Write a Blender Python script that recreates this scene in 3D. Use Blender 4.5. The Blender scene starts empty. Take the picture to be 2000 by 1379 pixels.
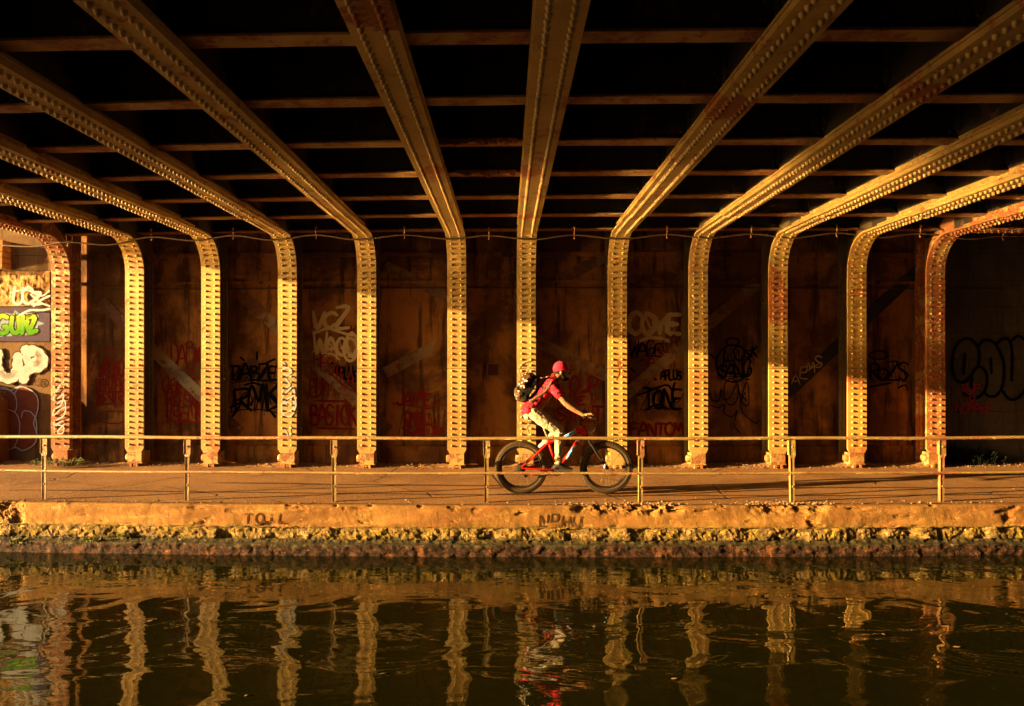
import bpy, bmesh, math, random
from mathutils import Vector, Matrix, noise
random.seed(7)
R = math.radians
scene = bpy.context.scene
COL = scene.collection
PI = math.pi

# ------------------------------------------------------------------ frame of the place
F, CX, HZ, H = 1500.0, 990.0, 712.0, 1.745          # focal length, vanishing point and eye height that the survey of the photo gave
def yo(x): return 0.0045*x*x - 0.012*x               # the quay is slightly curved in plan
def yb(x): return 0.0045*x*x - 0.030*x               # the cross beams are a little skewed
def wp(px, py, d, curve=True):
    x = (px-CX)/F*d
    dd = d + (yo(x) if curve else 0)
    x = (px-CX)/F*dd
    return Vector((x, dd, H+(HZ-py)/F*dd))

# ------------------------------------------------------------------ mesh builder
class MB:
    def __init__(s): s.v=[]; s.f=[]; s.sm=[]
    def add(s, vs, fs, smooth=False):
        o=len(s.v); s.v += [Vector(p) for p in vs]
        for f in fs: s.f.append([i+o for i in f]); s.sm.append(smooth)
    def box(s, x0,x1,y0,y1,z0,z1, nx=1, m=None):
        vs=[];fs=[]
        for i in range(nx+1):
            x=x0+(x1-x0)*i/nx
            vs += [(x,y0,z0),(x,y1,z0),(x,y1,z1),(x,y0,z1)]
        for i in range(nx):
            a=i*4;b=a+4
            for k in range(4):
                k2=(k+1)%4
                fs.append((a+k,b+k,b+k2,a+k2))
        fs.append((3,2,1,0)[::-1]); e=nx*4; fs.append((e+3,e+2,e+1,e))
        fs[-2]=(0,1,2,3)
        if m: vs=[m@Vector(p) for p in vs]
        s.add(vs,fs)
    def prism(s, poly, d, axis=1):           # poly in (x,z); extruded from y=d[0] to d[1]
        n=len(poly)
        vs=[(x,d[0],z) for x,z in poly]+[(x,d[1],z) for x,z in poly]
        fs=[list(range(n)),list(range(2*n-1,n-1,-1))]+[(i,i+n,(i+1)%n+n,(i+1)%n) for i in range(n)]
        s.add(vs,fs)
    def tube(s, pts, r, n=8, caps=True, smooth=True):
        pts=[Vector(p) for p in pts]; N=len(pts)
        rs = r if isinstance(r,(list,tuple)) else [r]*N
        vs=[];fs=[]; up=None
        for i,p in enumerate(pts):
            t=(pts[min(i+1,N-1)]-pts[max(i-1,0)]).normalized()
            if up is None:
                a=Vector((0,0,1)) if abs(t.z)<.9 else Vector((1,0,0))
                u=t.cross(a).normalized()
            else: u=(up-t*up.dot(t)).normalized()
            up=u; w=t.cross(u)
            for k in range(n):
                a=2*PI*k/n; vs.append(p+(u*math.cos(a)+w*math.sin(a))*rs[i])
        for i in range(N-1):
            for k in range(n):
                k2=(k+1)%n; fs.append((i*n+k,i*n+k2,(i+1)*n+k2,(i+1)*n+k))
        s.add(vs,fs,smooth)
        if caps:
            s.add(vs[:n],[list(range(n))[::-1]]); s.add(vs[-n:],[list(range(n))])
    def ball(s, c, r, rz=None, ry=None, n=12, m=8, rot=None):
        c=Vector(c); ry=r if ry is None else ry; rz=r if rz is None else rz
        vs=[];fs=[]
        for i in range(1,m):
            a=PI*i/m
            for k in range(n):
                b=2*PI*k/n
                vs.append(Vector((r*math.sin(a)*math.cos(b),ry*math.sin(a)*math.sin(b),rz*math.cos(a))))
        vs += [Vector((0,0,rz)),Vector((0,0,-rz))]; T=len(vs)-2
        for i in range(m-2):
            for k in range(n):
                k2=(k+1)%n; fs.append((i*n+k,(i+1)*n+k,(i+1)*n+k2,i*n+k2))
        for k in range(n):
            k2=(k+1)%n; fs.append((T,k,k2)); fs.append((T+1,(m-2)*n+k2,(m-2)*n+k))
        if rot: vs=[rot@p for p in vs]
        s.add([p+c for p in vs],fs,True)
    def limb(s, a, b, ra, rb, n=12):          # tapered capsule
        a=Vector(a); b=Vector(b); t=(b-a); L=t.length; t.normalize()
        q=Vector((0,0,1)).rotation_difference(t).to_matrix()
        prof=[]
        for i in range(5): an=-PI/2+PI/2*i/4; prof.append((ra*math.cos(an),ra*math.sin(an)))
        for i in range(5): an=PI/2*i/4; prof.append((rb*math.cos(an),L+rb*math.sin(an)))
        s.lathe(prof,n,q,a)
    def lathe(s, prof, n=16, rot=None, at=(0,0,0), smooth=True):   # prof (r, z)
        at=Vector(at); vs=[];fs=[]
        for r,z in prof:
            for k in range(n):
                a=2*PI*k/n; p=Vector((max(r,1e-5)*math.cos(a),max(r,1e-5)*math.sin(a),z))
                vs.append((rot@p if rot else p)+at)
        for i in range(len(prof)-1):
            for k in range(n):
                k2=(k+1)%n; fs.append((i*n+k,i*n+k2,(i+1)*n+k2,(i+1)*n+k))
        s.add(vs,fs,smooth)
    def torus(s, c, R_, r, n=48, m=12, squash=1.0):   # axis along Y
        vs=[];fs=[]
        for i in range(n):
            a=2*PI*i/n
            for k in range(m):
                b=2*PI*k/m; rr=R_+r*math.cos(b)
                vs.append((c[0]+rr*math.cos(a),c[1]+r*squash*math.sin(b),c[2]+rr*math.sin(a)))
        for i in range(n):
            for k in range(m):
                i2=(i+1)%n;k2=(k+1)%m; fs.append((i*m+k,i*m+k2,i2*m+k2,i2*m+k))
        s.add(vs,fs,True)
    def dome(s, c, nrm, r, h):                # rivet head
        c=Vector(c); q=Vector((0,0,1)).rotation_difference(Vector(nrm)).to_matrix()
        prof=[(r,0),(r*.92,h*.45),(r*.70,h*.80),(r*.36,h*.98)]
        n=8; vs=[];fs=[]
        for rr,z in prof:
            for k in range(n):
                a=2*PI*k/n+.2; vs.append(q@Vector((rr*math.cos(a),rr*math.sin(a),z))+c)
        vs.append(q@Vector((0,0,h))+c)
        for i in range(3):
            for k in range(n):
                k2=(k+1)%n; fs.append((i*n+k,i*n+k2,(i+1)*n+k2,(i+1)*n+k))
        for k in range(n): fs.append((3*n+k,3*n+(k+1)%n,4*n))
        s.add(vs,fs,True)
    def warp(s, fn):
        for p in s.v: p.y += fn(p.x)
        return s
    def build(s, name, mat=None, parent=None, fix=True, loc=None):
        me=bpy.data.meshes.new(name); me.from_pydata([tuple(p) for p in s.v],[],s.f)
        me.polygons.foreach_set('use_smooth',s.sm); me.update()
        if fix:
            bm=bmesh.new(); bm.from_mesh(me); bmesh.ops.recalc_face_normals(bm,faces=bm.faces); bm.to_mesh(me); bm.free()
        o=bpy.data.objects.new(name,me); COL.objects.link(o)
        if mat: me.materials.append(mat)
        if parent: o.parent=parent
        if loc: o.location=loc
        return o
def empty(name, loc=(0,0,0)):
    o=bpy.data.objects.new(name,None); COL.objects.link(o); o.location=loc; o.empty_display_size=.2; return o
def tag(o,label=None,cat=None,group=None,kind=None):
    if label: o['label']=label
    if cat: o['category']=cat
    if group: o['group']=group
    if kind: o['kind']=kind
    return o
def adopt(child, root):                      # parent while keeping world place (root is an unrotated Empty)
    child.parent=root; child.matrix_parent_inverse=Matrix.Translation(-root.location); return child

# ------------------------------------------------------------------ materials
class NT:
    def __init__(s,name):
        s.m=bpy.data.materials.new(name); s.m.use_nodes=True; s.t=s.m.node_tree; s.n=s.t.nodes; s.l=s.t.links
        s.b=s.n['Principled BSDF']
    def node(s,ty,**k):
        x=s.n.new(ty)
        for a,b in k.items(): setattr(x,a,b)
        return x
    def link(s,a,b): s.l.new(a,b)
    def pos(s, sc=(1,1,1), off=(0,0,0), obj=False):
        g=s.node('ShaderNodeTexCoord').outputs['Object'] if obj else s.node('ShaderNodeNewGeometry').outputs['Position']
        mp=s.node('ShaderNodeMapping'); mp.inputs['Scale'].default_value=sc; mp.inputs['Location'].default_value=off
        s.link(g,mp.inputs[0]); return mp.outputs[0]
    def noise(s,vec,scale,detail=5,rough=.6,dist=0):
        x=s.node('ShaderNodeTexNoise'); x.inputs['Scale'].default_value=scale; x.inputs['Detail'].default_value=detail
        x.inputs['Roughness'].default_value=rough; x.inputs['Distortion'].default_value=dist; s.link(vec,x.inputs['Vector']); return x.outputs['Fac']
    def ramp(s,fac,a,b,lo=0.,hi=1.):
        x=s.node('ShaderNodeMapRange'); x.interpolation_type='SMOOTHSTEP'
        for i,v in zip((1,2,3,4),(a,b,lo,hi)): x.inputs[i].default_value=v
        s.link(fac,x.inputs[0]); return x.outputs[0]
    def mix(s,fac,a,b,mode='MIX'):
        x=s.node('ShaderNodeMix',data_type='RGBA',blend_type=mode)
        for sock,v in ((x.inputs[0],fac),(x.inputs[6],a),(x.inputs[7],b)):
            if hasattr(v,'links'): s.link(v,sock)
            else: sock.default_value = v if isinstance(v,(int,float)) else (*v,1)
        return x.outputs[2]
    def math(s,op,a,b=0.):
        x=s.node('ShaderNodeMath',operation=op)
        for sock,v in ((x.inputs[0],a),(x.inputs[1],b)):
            if hasattr(v,'links'): s.link(v,sock)
            else: sock.default_value=v
        return x.outputs[0]
    def sep(s,v):
        x=s.node('ShaderNodeSeparateXYZ'); s.link(v,x.inputs[0]); return x.outputs
    def bump(s,h,dist=.01,strength=1.):
        x=s.node('ShaderNodeBump'); x.inputs['Distance'].default_value=dist; x.inputs['Strength'].default_value=strength
        s.link(h,x.inputs['Height']); s.link(x.outputs[0],s.b.inputs['Normal'])
    def out(s,col=None,rough=.6,metal=0.,spec=None):
        if col is not None:
            if hasattr(col,'links'): s.link(col,s.b.inputs['Base Color'])
            else: s.b.inputs['Base Color'].default_value=(*col,1)
        if hasattr(rough,'links'): s.link(rough,s.b.inputs['Roughness'])
        else: s.b.inputs['Roughness'].default_value=rough
        s.b.inputs['Metallic'].default_value=metal
        if spec is not None: s.b.inputs['Specular IOR Level'].default_value=spec
        return s.m
def steel(name, paint=(.38,.228,.060), paint2=(.26,.165,.042), rust=(.17,.048,.012), amount=.60, streak=False, spots=()):
    m=NT(name)
    p=m.pos(); big=m.noise(p,1.7,4,.6); pv=m.pos((9,9,1.6)) ; st=m.noise(pv,1.4,5,.65)
    fine=m.noise(p,30,5,.7); mid=m.noise(p,7,6,.7,.4)
    c=m.mix(m.ramp(big,.35,.65),paint,paint2)
    c=m.mix(m.ramp(fine,.45,.75,0,.35),c,(paint[0]*.55,paint[1]*.5,paint[2]*.4))
    c=m.mix(m.ramp(st,.52,.72,0,.45),c,(rust[0]*1.6,rust[1]*2.1,rust[2]*2.2))
    comb=m.math('ADD',m.math('MULTIPLY',mid,.65),m.math('MULTIPLY',big,.35))
    for (x,y,z,r) in spots:
        d=m.node('ShaderNodeVectorMath',operation='DISTANCE'); m.link(m.node('ShaderNodeNewGeometry').outputs['Position'],d.inputs[0]); d.inputs[1].default_value=(x,y,z)
        comb=m.math('ADD',comb,m.ramp(d.outputs['Value'],r*.1,r,.21,0))
    mask=m.ramp(comb,amount-.03,amount+.04)
    rc=m.mix(m.ramp(fine,.35,.65),rust,(rust[0]*2.0,rust[1]*2.4,rust[2]*2.0))
    c=m.mix(mask,c,rc)
    h=m.math('ADD',m.math('MULTIPLY',fine,.25),m.math('MULTIPLY',m.math('MULTIPLY',mask,m.noise(p,60,4,.7)),1.0))
    m.bump(h,.004,.8)
    return m.out(c,m.ramp(mask,0,1,.52,.85))
def plain(name,col,rough=.6,metal=0.,var=.25,scale=20,bump=0.,spec=.15):
    m=NT(name); p=m.pos(obj=True); f=m.noise(p,scale,5,.65)
    c=m.mix(m.ramp(f,.35,.7),col,tuple(v*(1-var) for v in col))
    if bump: m.bump(f,bump)
    return m.out(c,rough,metal,spec)

KNEE_SPOTS=[((1028-990)/1500*9.9,9.0,3.9,1.0)]
BEAMSPOTS=[(-.15,7.7,3.98,.6),(-.05,8.97,3.98,.6),(.1,11.3,3.98,.6),(2.6,6.1,3.88,.5),(5.2,6.3,3.88,.45)]
M={}
M['steel']=steel('painted_steel',amount=.575)
M['girder']=steel('girder_steel',amount=.57,spots=[(.2,8.3,3.87,.35),(.28,10.9,3.87,.3),(1.75,6.3,3.88,.5),(3.25,5.9,3.88,.4),(-.75,4.6,3.87,.4),(-.75,8.2,3.87,.25)])
M['rusty']=steel('rusted_steel',paint=(.33,.21,.07),rust=(.15,.040,.009),amount=.455)
M['beam']=steel('beam_steel',paint=(.34,.195,.065),paint2=(.20,.088,.024),amount=.515,spots=BEAMSPOTS)
M['rail']=steel('rail_paint',paint=(.200,.125,.036),paint2=(.15,.085,.024),rust=(.11,.032,.009),amount=.545)
M['base_rust']=steel('rust_stained_base',paint=(.33,.21,.06),rust=(.12,.035,.010),amount=.50)
M['scale']=steel('rust_scale',paint=(.30,.19,.06),rust=(.20,.045,.010),amount=.45)
M['shade_side']=steel('shade_side_steel',paint=(.10,.068,.024),paint2=(.065,.042,.015),rust=(.08,.022,.006),amount=.57)  # shade on the column sides and backs is put into this paint colour
M['girder_side']=steel('girder_side_steel',paint=(.24,.165,.055),paint2=(.17,.11,.035),amount=.58)
M['brace']=steel('brace_paint',paint=(.185,.115,.045),paint2=(.075,.042,.015),rust=(.075,.020,.005),amount=.51)
M['shade_black']=steel('shade_black_steel',paint=(.028,.019,.008),paint2=(.018,.012,.006),rust=(.05,.014,.005),amount=.57)  # overhead shade is put into the colour of webs and beam angles
M['dark_steel']=plain('dark_steel',(.03,.025,.02),.6)
M['cable']=plain('cable_sheath',(.065,.036,.015),.6,bump=.002)
def wallmat(name,a,b,c2,blocks=False):
    m=NT(name); p=m.pos(); n1=m.noise(p,.9,6,.65,.3); n2=m.noise(p,6,7,.7); pv=m.pos((5,5,.5)); n3=m.noise(pv,1.3,5,.65)
    c=m.mix(m.ramp(n1,.42,.58),a,b)
    c=m.mix(m.ramp(n3,.5,.66,0,.85),c,c2)
    c=m.mix(m.ramp(n2,.5,.75,0,.5),c,tuple(v*.5 for v in a))
    h=m.math('ADD',n2,m.math('MULTIPLY',m.noise(p,40,4,.7),.3))
    if blocks:
        bt=m.node('ShaderNodeTexBrick'); bt.inputs['Scale'].default_value=1.0; bt.inputs['Mortar Size'].default_value=.006
        bt.inputs['Brick Width'].default_value=.62; bt.inputs['Row Height'].default_value=.46; bt.inputs['Mortar Smooth'].default_value=.3
        xyz=m.sep(p); cb=m.node('ShaderNodeCombineXYZ'); m.link(xyz[0],cb.inputs[0]); m.link(xyz[2],cb.inputs[1]); m.link(cb.outputs[0],bt.inputs['Vector'])
        c=m.mix(m.math('MULTIPLY',bt.outputs['Fac'],.6),c,tuple(v*.35 for v in a)); h=m.math('SUBTRACT',h,m.math('MULTIPLY',bt.outputs['Fac'],1.0))
    m.bump(h,.012,.8); return m.out(c,.92,0,.15)
M['wall']=wallmat('abutment_concrete',(.085,.035,.010),(.25,.108,.028),(.028,.010,.0035))
M['wing']=wallmat('wing_concrete',(.085,.043,.014),(.108,.060,.023),(.060,.029,.009),True)
M['wing_r']=wallmat('grey_concrete',(.058,.042,.028),(.085,.062,.042),(.042,.028,.020),True)
M['deck']=plain('deck_underside',(.022,.016,.010),.9,scale=3)
# towpath
m=NT('towpath_asphalt'); p=m.pos(); n1=m.noise(p,.8,5,.6,.5); n2=m.noise(p,38,5,.85); n3=m.noise(m.pos((1,3,1)),2.2,6,.72)
c=m.mix(m.ramp(n1,.35,.65),(.185,.090,.031),(.130,.059,.019)); c=m.mix(m.ramp(n3,.55,.72,0,.45),c,(.11,.052,.022))
c=m.mix(m.ramp(n2,.45,.62,0,.55),c,(.32,.175,.085)); c=m.mix(m.ramp(n2,.36,.47,.8,0),c,(.030,.014,.007))
vo=m.node('ShaderNodeTexVoronoi',feature='DISTANCE_TO_EDGE'); vo.inputs['Scale'].default_value=.55; m.link(m.pos((1,1.6,1)),vo.inputs['Vector'])
nz=m.node('ShaderNodeVectorMath',operation='ADD')
crk=m.ramp(vo.outputs['Distance'],.003,.014,1,0); crk=m.math('MULTIPLY',crk,m.ramp(n1,.46,.50))
c=m.mix(crk,c,(.06,.03,.015))
m.bump(m.math('SUBTRACT',n2,m.math('MULTIPLY',crk,1.2)),.0045,.9); M['path']=m.out(c,.95,0,.1)
# canal wall: real bands of bare concrete, moss, algae and the brown tide line
m=NT('canal_wall_concrete'); p=m.pos(); xyz=m.sep(p); n1=m.noise(p,1.4,6,.65,.4); n2=m.noise(p,14,6,.7); n3=m.noise(p,5,6,.7); nh=m.noise(m.pos((1,1,5)),2.2,5,.65)
z=m.math('ADD',xyz[2],m.math('MULTIPLY',m.math('SUBTRACT',n3,.5),.26))
c=m.mix(m.ramp(n1,.35,.65),(.182,.092,.023),(.122,.054,.013)); c=m.mix(m.ramp(nh,.52,.66,0,.6),c,(.17,.06,.018)); c=m.mix(m.ramp(n2,.56,.7,0,.7),c,(.09,.045,.018))
mm=m.noise(p,3.2,5,.7,.6); moss=m.mix(m.ramp(mm,.42,.56),(.140,.088,.011),(.155,.092,.030)); moss=m.mix(m.ramp(n2,.44,.58,0,.85),moss,(.045,.028,.010))
c=m.mix(m.ramp(z,-.225,-.29),c,moss)
alg=m.mix(m.ramp(n2,.4,.6),(.012,.011,.005),(.045,.032,.011)); c=m.mix(m.ramp(z,-.375,-.44),c,alg)
brn=m.mix(m.ramp(n2,.42,.6),(.007,.0035,.002),(.034,.013,.006)); brn=m.mix(m.ramp(mm,.55,.64,0,.8),brn,(.085,.032,.010)); c=m.mix(m.ramp(z,-.47,-.51),c,brn)
m.bump(m.math('ADD',m.math('MULTIPLY',n2,.6),m.math('MULTIPLY',m.noise(p,60,4,.75),.5)),.012,.9)
M['bank']=m.out(c,.92,0,.15)
# water
m=NT('canal_water'); p=m.pos((.75,1.15,1)); 
w1=m.noise(p,1.25,2,.5,.7); w2=m.noise(m.pos((.8,1.6,1),(3,1,0)),3.6,2,.5,.9); w3=m.noise(m.pos((.5,1.8,1)),11,2,.5,.5)
h=m.math('ADD',m.math('ADD',m.math('MULTIPLY',w1,.022),m.math('MULTIPLY',w2,.0013)),m.math('MULTIPLY',w3,.0003))
m.bump(h,1.0,1.0); m.b.inputs['IOR'].default_value=1.34
M['water']=m.out((.0056,.0054,.0006),.012)
m=NT('ruffled_water'); m.b.inputs['IOR'].default_value=1.45; M['open_water']=m.out((.0095,.0080,.0008),.085)
M['soil']=plain('soil',(.16,.11,.06),.95,scale=4,bump=.02)
M['stone']=plain('gravel_stone',(.20,.105,.045),.9,scale=25,var=.5)
m=NT('weed_leaf'); f=m.noise(m.pos(),14,3); M['leaf']=m.out(m.mix(m.ramp(f,.4,.6),(.09,.10,.02),(.16,.15,.03)),.6)
m=NT('shade_leaf'); f=m.noise(m.pos(),14,3); M['leaf_shade']=m.out(m.mix(m.ramp(f,.4,.6),(.004,.006,.002),(.009,.012,.004)),.8,0,.1)  # leaf colour darkened to carry the shade at the right wall

# graffiti paints
def paint(name,col,rough=.95,fade=.25):
    m=NT('paint_'+name); f=m.noise(m.pos(),9,5,.7); return m.out(m.mix(m.ramp(f,.45,.7,0,fade*2),col,tuple(v*.6 for v in col)),rough,0,.03)
PT={k:paint(k,v) for k,v in dict(red=(.15,.012,.008),darkred=(.115,.009,.007),black=(.004,.0035,.003),cream=(.40,.31,.18),white=(.27,.275,.275),brown=(.055,.026,.012),lilac=(.24,.24,.28),purple=(.050,.036,.055),sky=(.12,.17,.22),maroon=(.115,.034,.018),pink=(.26,.022,.06),grey=(.045,.022,.009),edge=(.09,.05,.015),fawn=(.20,.16,.10)).items()}
m=NT('paint_green'); z=m.sep(m.pos())[2]; M['green']=m.out(m.mix(m.ramp(z,2.3,2.62),(.038,.14,.006),(.15,.22,.022)),.9,0,.05)
PT['green']=M['green']

# ------------------------------------------------------------------ writing: a stroke alphabet, painted as thin ribbons on the real surfaces
FONT={'A':'0,0 .45,1 .9,0;.2,.35 .75,.4','B':'.1,0 .1,1;.1,1 .6,.95 .65,.65 .1,.52;.1,.52 .8,.45 .75,.05 .1,0','C':'.85,.85 .5,1 .1,.7 .1,.25 .5,0 .85,.2',
'D':'.1,0 .1,1;.05,1 .6,.95 .85,.5 .6,.05 .05,0','E':'.8,1 .2,.95 .12,.5 .15,.05 .85,0;.15,.5 .65,.52','F':'.1,0 .12,1 .8,1;.1,.5 .6,.55','G':'.8,.85 .45,1 .08,.6 .15,.15 .55,0 .82,.3 .82,.45 .5,.45',
'H':'.1,0 .1,1;.8,0 .8,1;.1,.5 .8,.5','I':'.4,0 .45,1','J':'.7,1 .68,.2 .4,0 .1,.2','K':'.1,0 .1,1;.8,1 .12,.45;.3,.6 .85,0','L':'.15,1 .12,.05 .8,.0','M':'.0,0 .15,1 .45,.4 .75,1 .9,0',
'N':'.1,0 .12,1 .75,0 .8,1','O':'.45,1 .1,.75 .1,.25 .45,0 .82,.25 .82,.75 .45,1 .35,.95','P':'.12,0 .12,1;.1,1 .65,1 .8,.72 .6,.48 .12,.45','R':'.12,0 .12,1;.1,1 .65,1 .75,.7 .15,.5;.35,.5 .85,0',
'S':'.8,.85 .45,1 .12,.78 .4,.52 .8,.3 .5,0 .1,.12','T':'.0,1 .9,.97;.45,1 .42,0','U':'.1,1 .1,.25 .45,0 .78,.25 .8,1','V':'.05,1 .42,0 .85,1','W':'.0,1 .2,0 .45,.65 .68,0 .9,1',
'X':'.1,0 .8,1;.1,1 .85,0','Y':'.05,1 .42,.5 .85,1;.42,.5 .4,0','Z':'.05,1 .8,.98 .1,.05 .9,0','i':'.4,0 .42,.62;.42,.85 .45,.9','2':'.1,.75 .45,1 .8,.75 .5,.4 .1,.02 .9,0','.':'.4,.05 .45,.1'}
def smooth_line(pts, k=6):
    if len(pts)<3: 
        a,b=pts[0],pts[-1]; return [(a[0]+(b[0]-a[0])*i/4,a[1]+(b[1]-a[1])*i/4) for i in range(5)]
    P=[pts[0]]+list(pts)+[pts[-1]]; out=[]
    for i in range(1,len(P)-2):
        p0,p1,p2,p3=P[i-1],P[i],P[i+1],P[i+2]
        for j in range(k):
            t=j/k
            out.append(tuple(.5*((2*p1[q])+(-p0[q]+p2[q])*t+(2*p0[q]-5*p1[q]+4*p2[q]-p3[q])*t*t+(-p0[q]+3*p1[q]-3*p2[q]+p3[q])*t**3) for q in (0,1)))
    out.append(P[-2]); return out
class Paint:
    """collects paint strokes given on a surface; place(u, v, lift) -> point in the world"""
    def __init__(s, depth, curve=True): s.mb=MB(); s.d=depth; s.lift=.0015; s.curve=curve
    def pt(s,x,y,l): 
        q=wp(x,y,s.d,s.curve); q.y-=l; return q
    def stroke(s, pts, w, closed=False, sm=True, taper=False):
        L=smooth_line(pts) if sm else list(pts)
        # drop doubles
        Q=[L[0]]
        for p in L[1:]:
            if math.hypot(p[0]-Q[-1][0],p[1]-Q[-1][1])>.15: Q.append(p)
        if len(Q)<2: return
        n=len(Q); vs=[]; fs=[]
        for i,p in enumerate(Q):
            a=Q[max(i-1,0)]; b=Q[min(i+1,n-1)]; tx,ty=b[0]-a[0],b[1]-a[1]; l=math.hypot(tx,ty) or 1
            nx,ny=-ty/l,tx/l; ww=w*.5*(1-.35*abs(2*i/(n-1)-1) if taper else 1)*(1+.12*math.sin(i*1.7+w))
            li=s.lift+.0012*i/n
            vs += [s.pt(p[0]+nx*ww,p[1]+ny*ww,li),s.pt(p[0]-nx*ww,p[1]-ny*ww,li)]
        for i in range(n-1): fs.append((2*i,2*i+1,2*i+3,2*i+2))
        s.mb.add(vs,fs)
        for (p,q,li) in ((Q[0],Q[1],s.lift),(Q[-1],Q[-2],s.lift+.0012)):
            dx,dy=p[0]-q[0],p[1]-q[1]; a0=math.atan2(dy,dx); ww=w*.5*(.65 if taper else 1)
            c=[s.pt(p[0],p[1],li)]+[s.pt(p[0]+ww*math.cos(a0+t),p[1]+ww*math.sin(a0+t),li) for t in (-PI/2,-PI/4,0,PI/4,PI/2)]
            s.mb.add(c,[(0,i,i+1) for i in range(1,5)])
        s.lift+=.00015
    def fill(s, pts, sm=True):
        L=smooth_line(list(pts)+[pts[0]]) if sm else list(pts)
        if sm: L=L[:-1]
        s.mb.add([s.pt(x,y,s.lift) for x,y in L],[list(range(len(L)))]); s.lift+=.0004
    def ring(s,x,y,rx,ry,w,a0=0,a1=2*PI):
        s.stroke([(x+rx*math.cos(a0+(a1-a0)*i/16),y+ry*math.sin(a0+(a1-a0)*i/16)) for i in range(17)],w)
    def text(s,t,x0,y0,x1,y1,w,slant=.0,wild=.08,tilt=0.,seed=0,over=1.28,taper=True):
        rnd=random.Random(seed+len(t)); w*=1.22; cw=(x1-x0)/len(t); hh=y1-y0
        for i,ch in enumerate(t):
            if ch not in FONT: continue
            bx=x0+cw*i; sc=1+rnd.uniform(-wild,wild)*2.6
            for st in FONT[ch].split(';'):
                pts=[]
                for q in st.split():
                    u,v=map(float,q.split(',')); u+=rnd.uniform(-wild,wild)*.6; v+=rnd.uniform(-wild,wild)*.5
                    pts.append((bx+u*cw*over+v*slant*hh, y1-v*hh*sc+tilt*(bx-x0)))
                s.stroke(pts,w,taper=taper)
    def squiggle(s,pts,w): s.stroke(pts,w)
    def build(s,color,parent,name='graffiti',label=None):
        o=s.mb.build(name,PT[color],None,fix=False)
        if parent is not None: adopt(o,parent)
        if label: o['label']=label
        return o

# ------------------------------------------------------------------ setting: ground, towpath, canal, water
DE, DR, DB, DC, DW = 9.48, 9.69, 10.35, 12.75, 13.215      # canal edge, railing, bicycle, column fronts, abutment wall
ZW=-.615
mb=MB(); nx,ny=260,26
xs=[-40]+[-13+26*i/nx for i in range(nx+1)]+[40]
vs=[];fs=[]
for x in xs:
    for j in range(ny+1):
        y=DE+.10+(DW+.1-DE-.10)*j/ny
        z=.004+.010*(noise.noise(Vector((x*.7,y*1.2,0))))+.004*noise.noise(Vector((x*3,y*4,2)))
        if j==0: z=.004
        z+= max(0,(y-12.2))*.03
        vs.append((x,y+yo(max(-13,min(13,x))),z))
for i in range(len(xs)-1):
    for j in range(ny): a=i*(ny+1)+j; fs.append((a,a+ny+1,a+ny+2,a+1))
mb.add(vs,fs,True); tag(mb.build('towpath',M['path'],fix=False),kind='structure')
mb=MB(); mb.add([(-9.5,-1.5,ZW),(60,-1.5,ZW),(60,9.9,ZW),(-9.5,9.9,ZW)],[(0,1,2,3)])
tag(mb.build('canal_water',M['water'],fix=False),kind='structure')
mb=MB(); mb.add([(-90,-1.5,ZW),(-9.5,-1.5,ZW),(-9.5,9.9,ZW),(-90,9.9,ZW)],[(0,1,2,3)])
tag(mb.build('open_canal_water',M['open_water'],fix=False),kind='structure')      # wind-ruffled water outside the bridge
mb=MB()
mb.box(-60,60,-2.2,.9,-1.4,0)                              # towpath under the viewer's feet
tag(mb.build('near_towpath',M['soil']),kind='structure')
mb=MB(); mb.add([(-400,13.9,-.02),(400,13.9,-.02),(400,500,-.02),(-400,500,-.02)],[(0,1,2,3)]); mb.add([(-400,-500,-.02),(400,-500,-.02),(400,-2.3,-.02),(-400,-2.3,-.02)],[(0,1,2,3)])
mb.add([(-400,-2.5,-1.5),(400,-2.5,-1.5),(400,14.2,-1.5),(-400,14.2,-1.5)],[(0,1,2,3)])
tag(mb.build('ground',M['soil'],fix=False),kind='structure')

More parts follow.
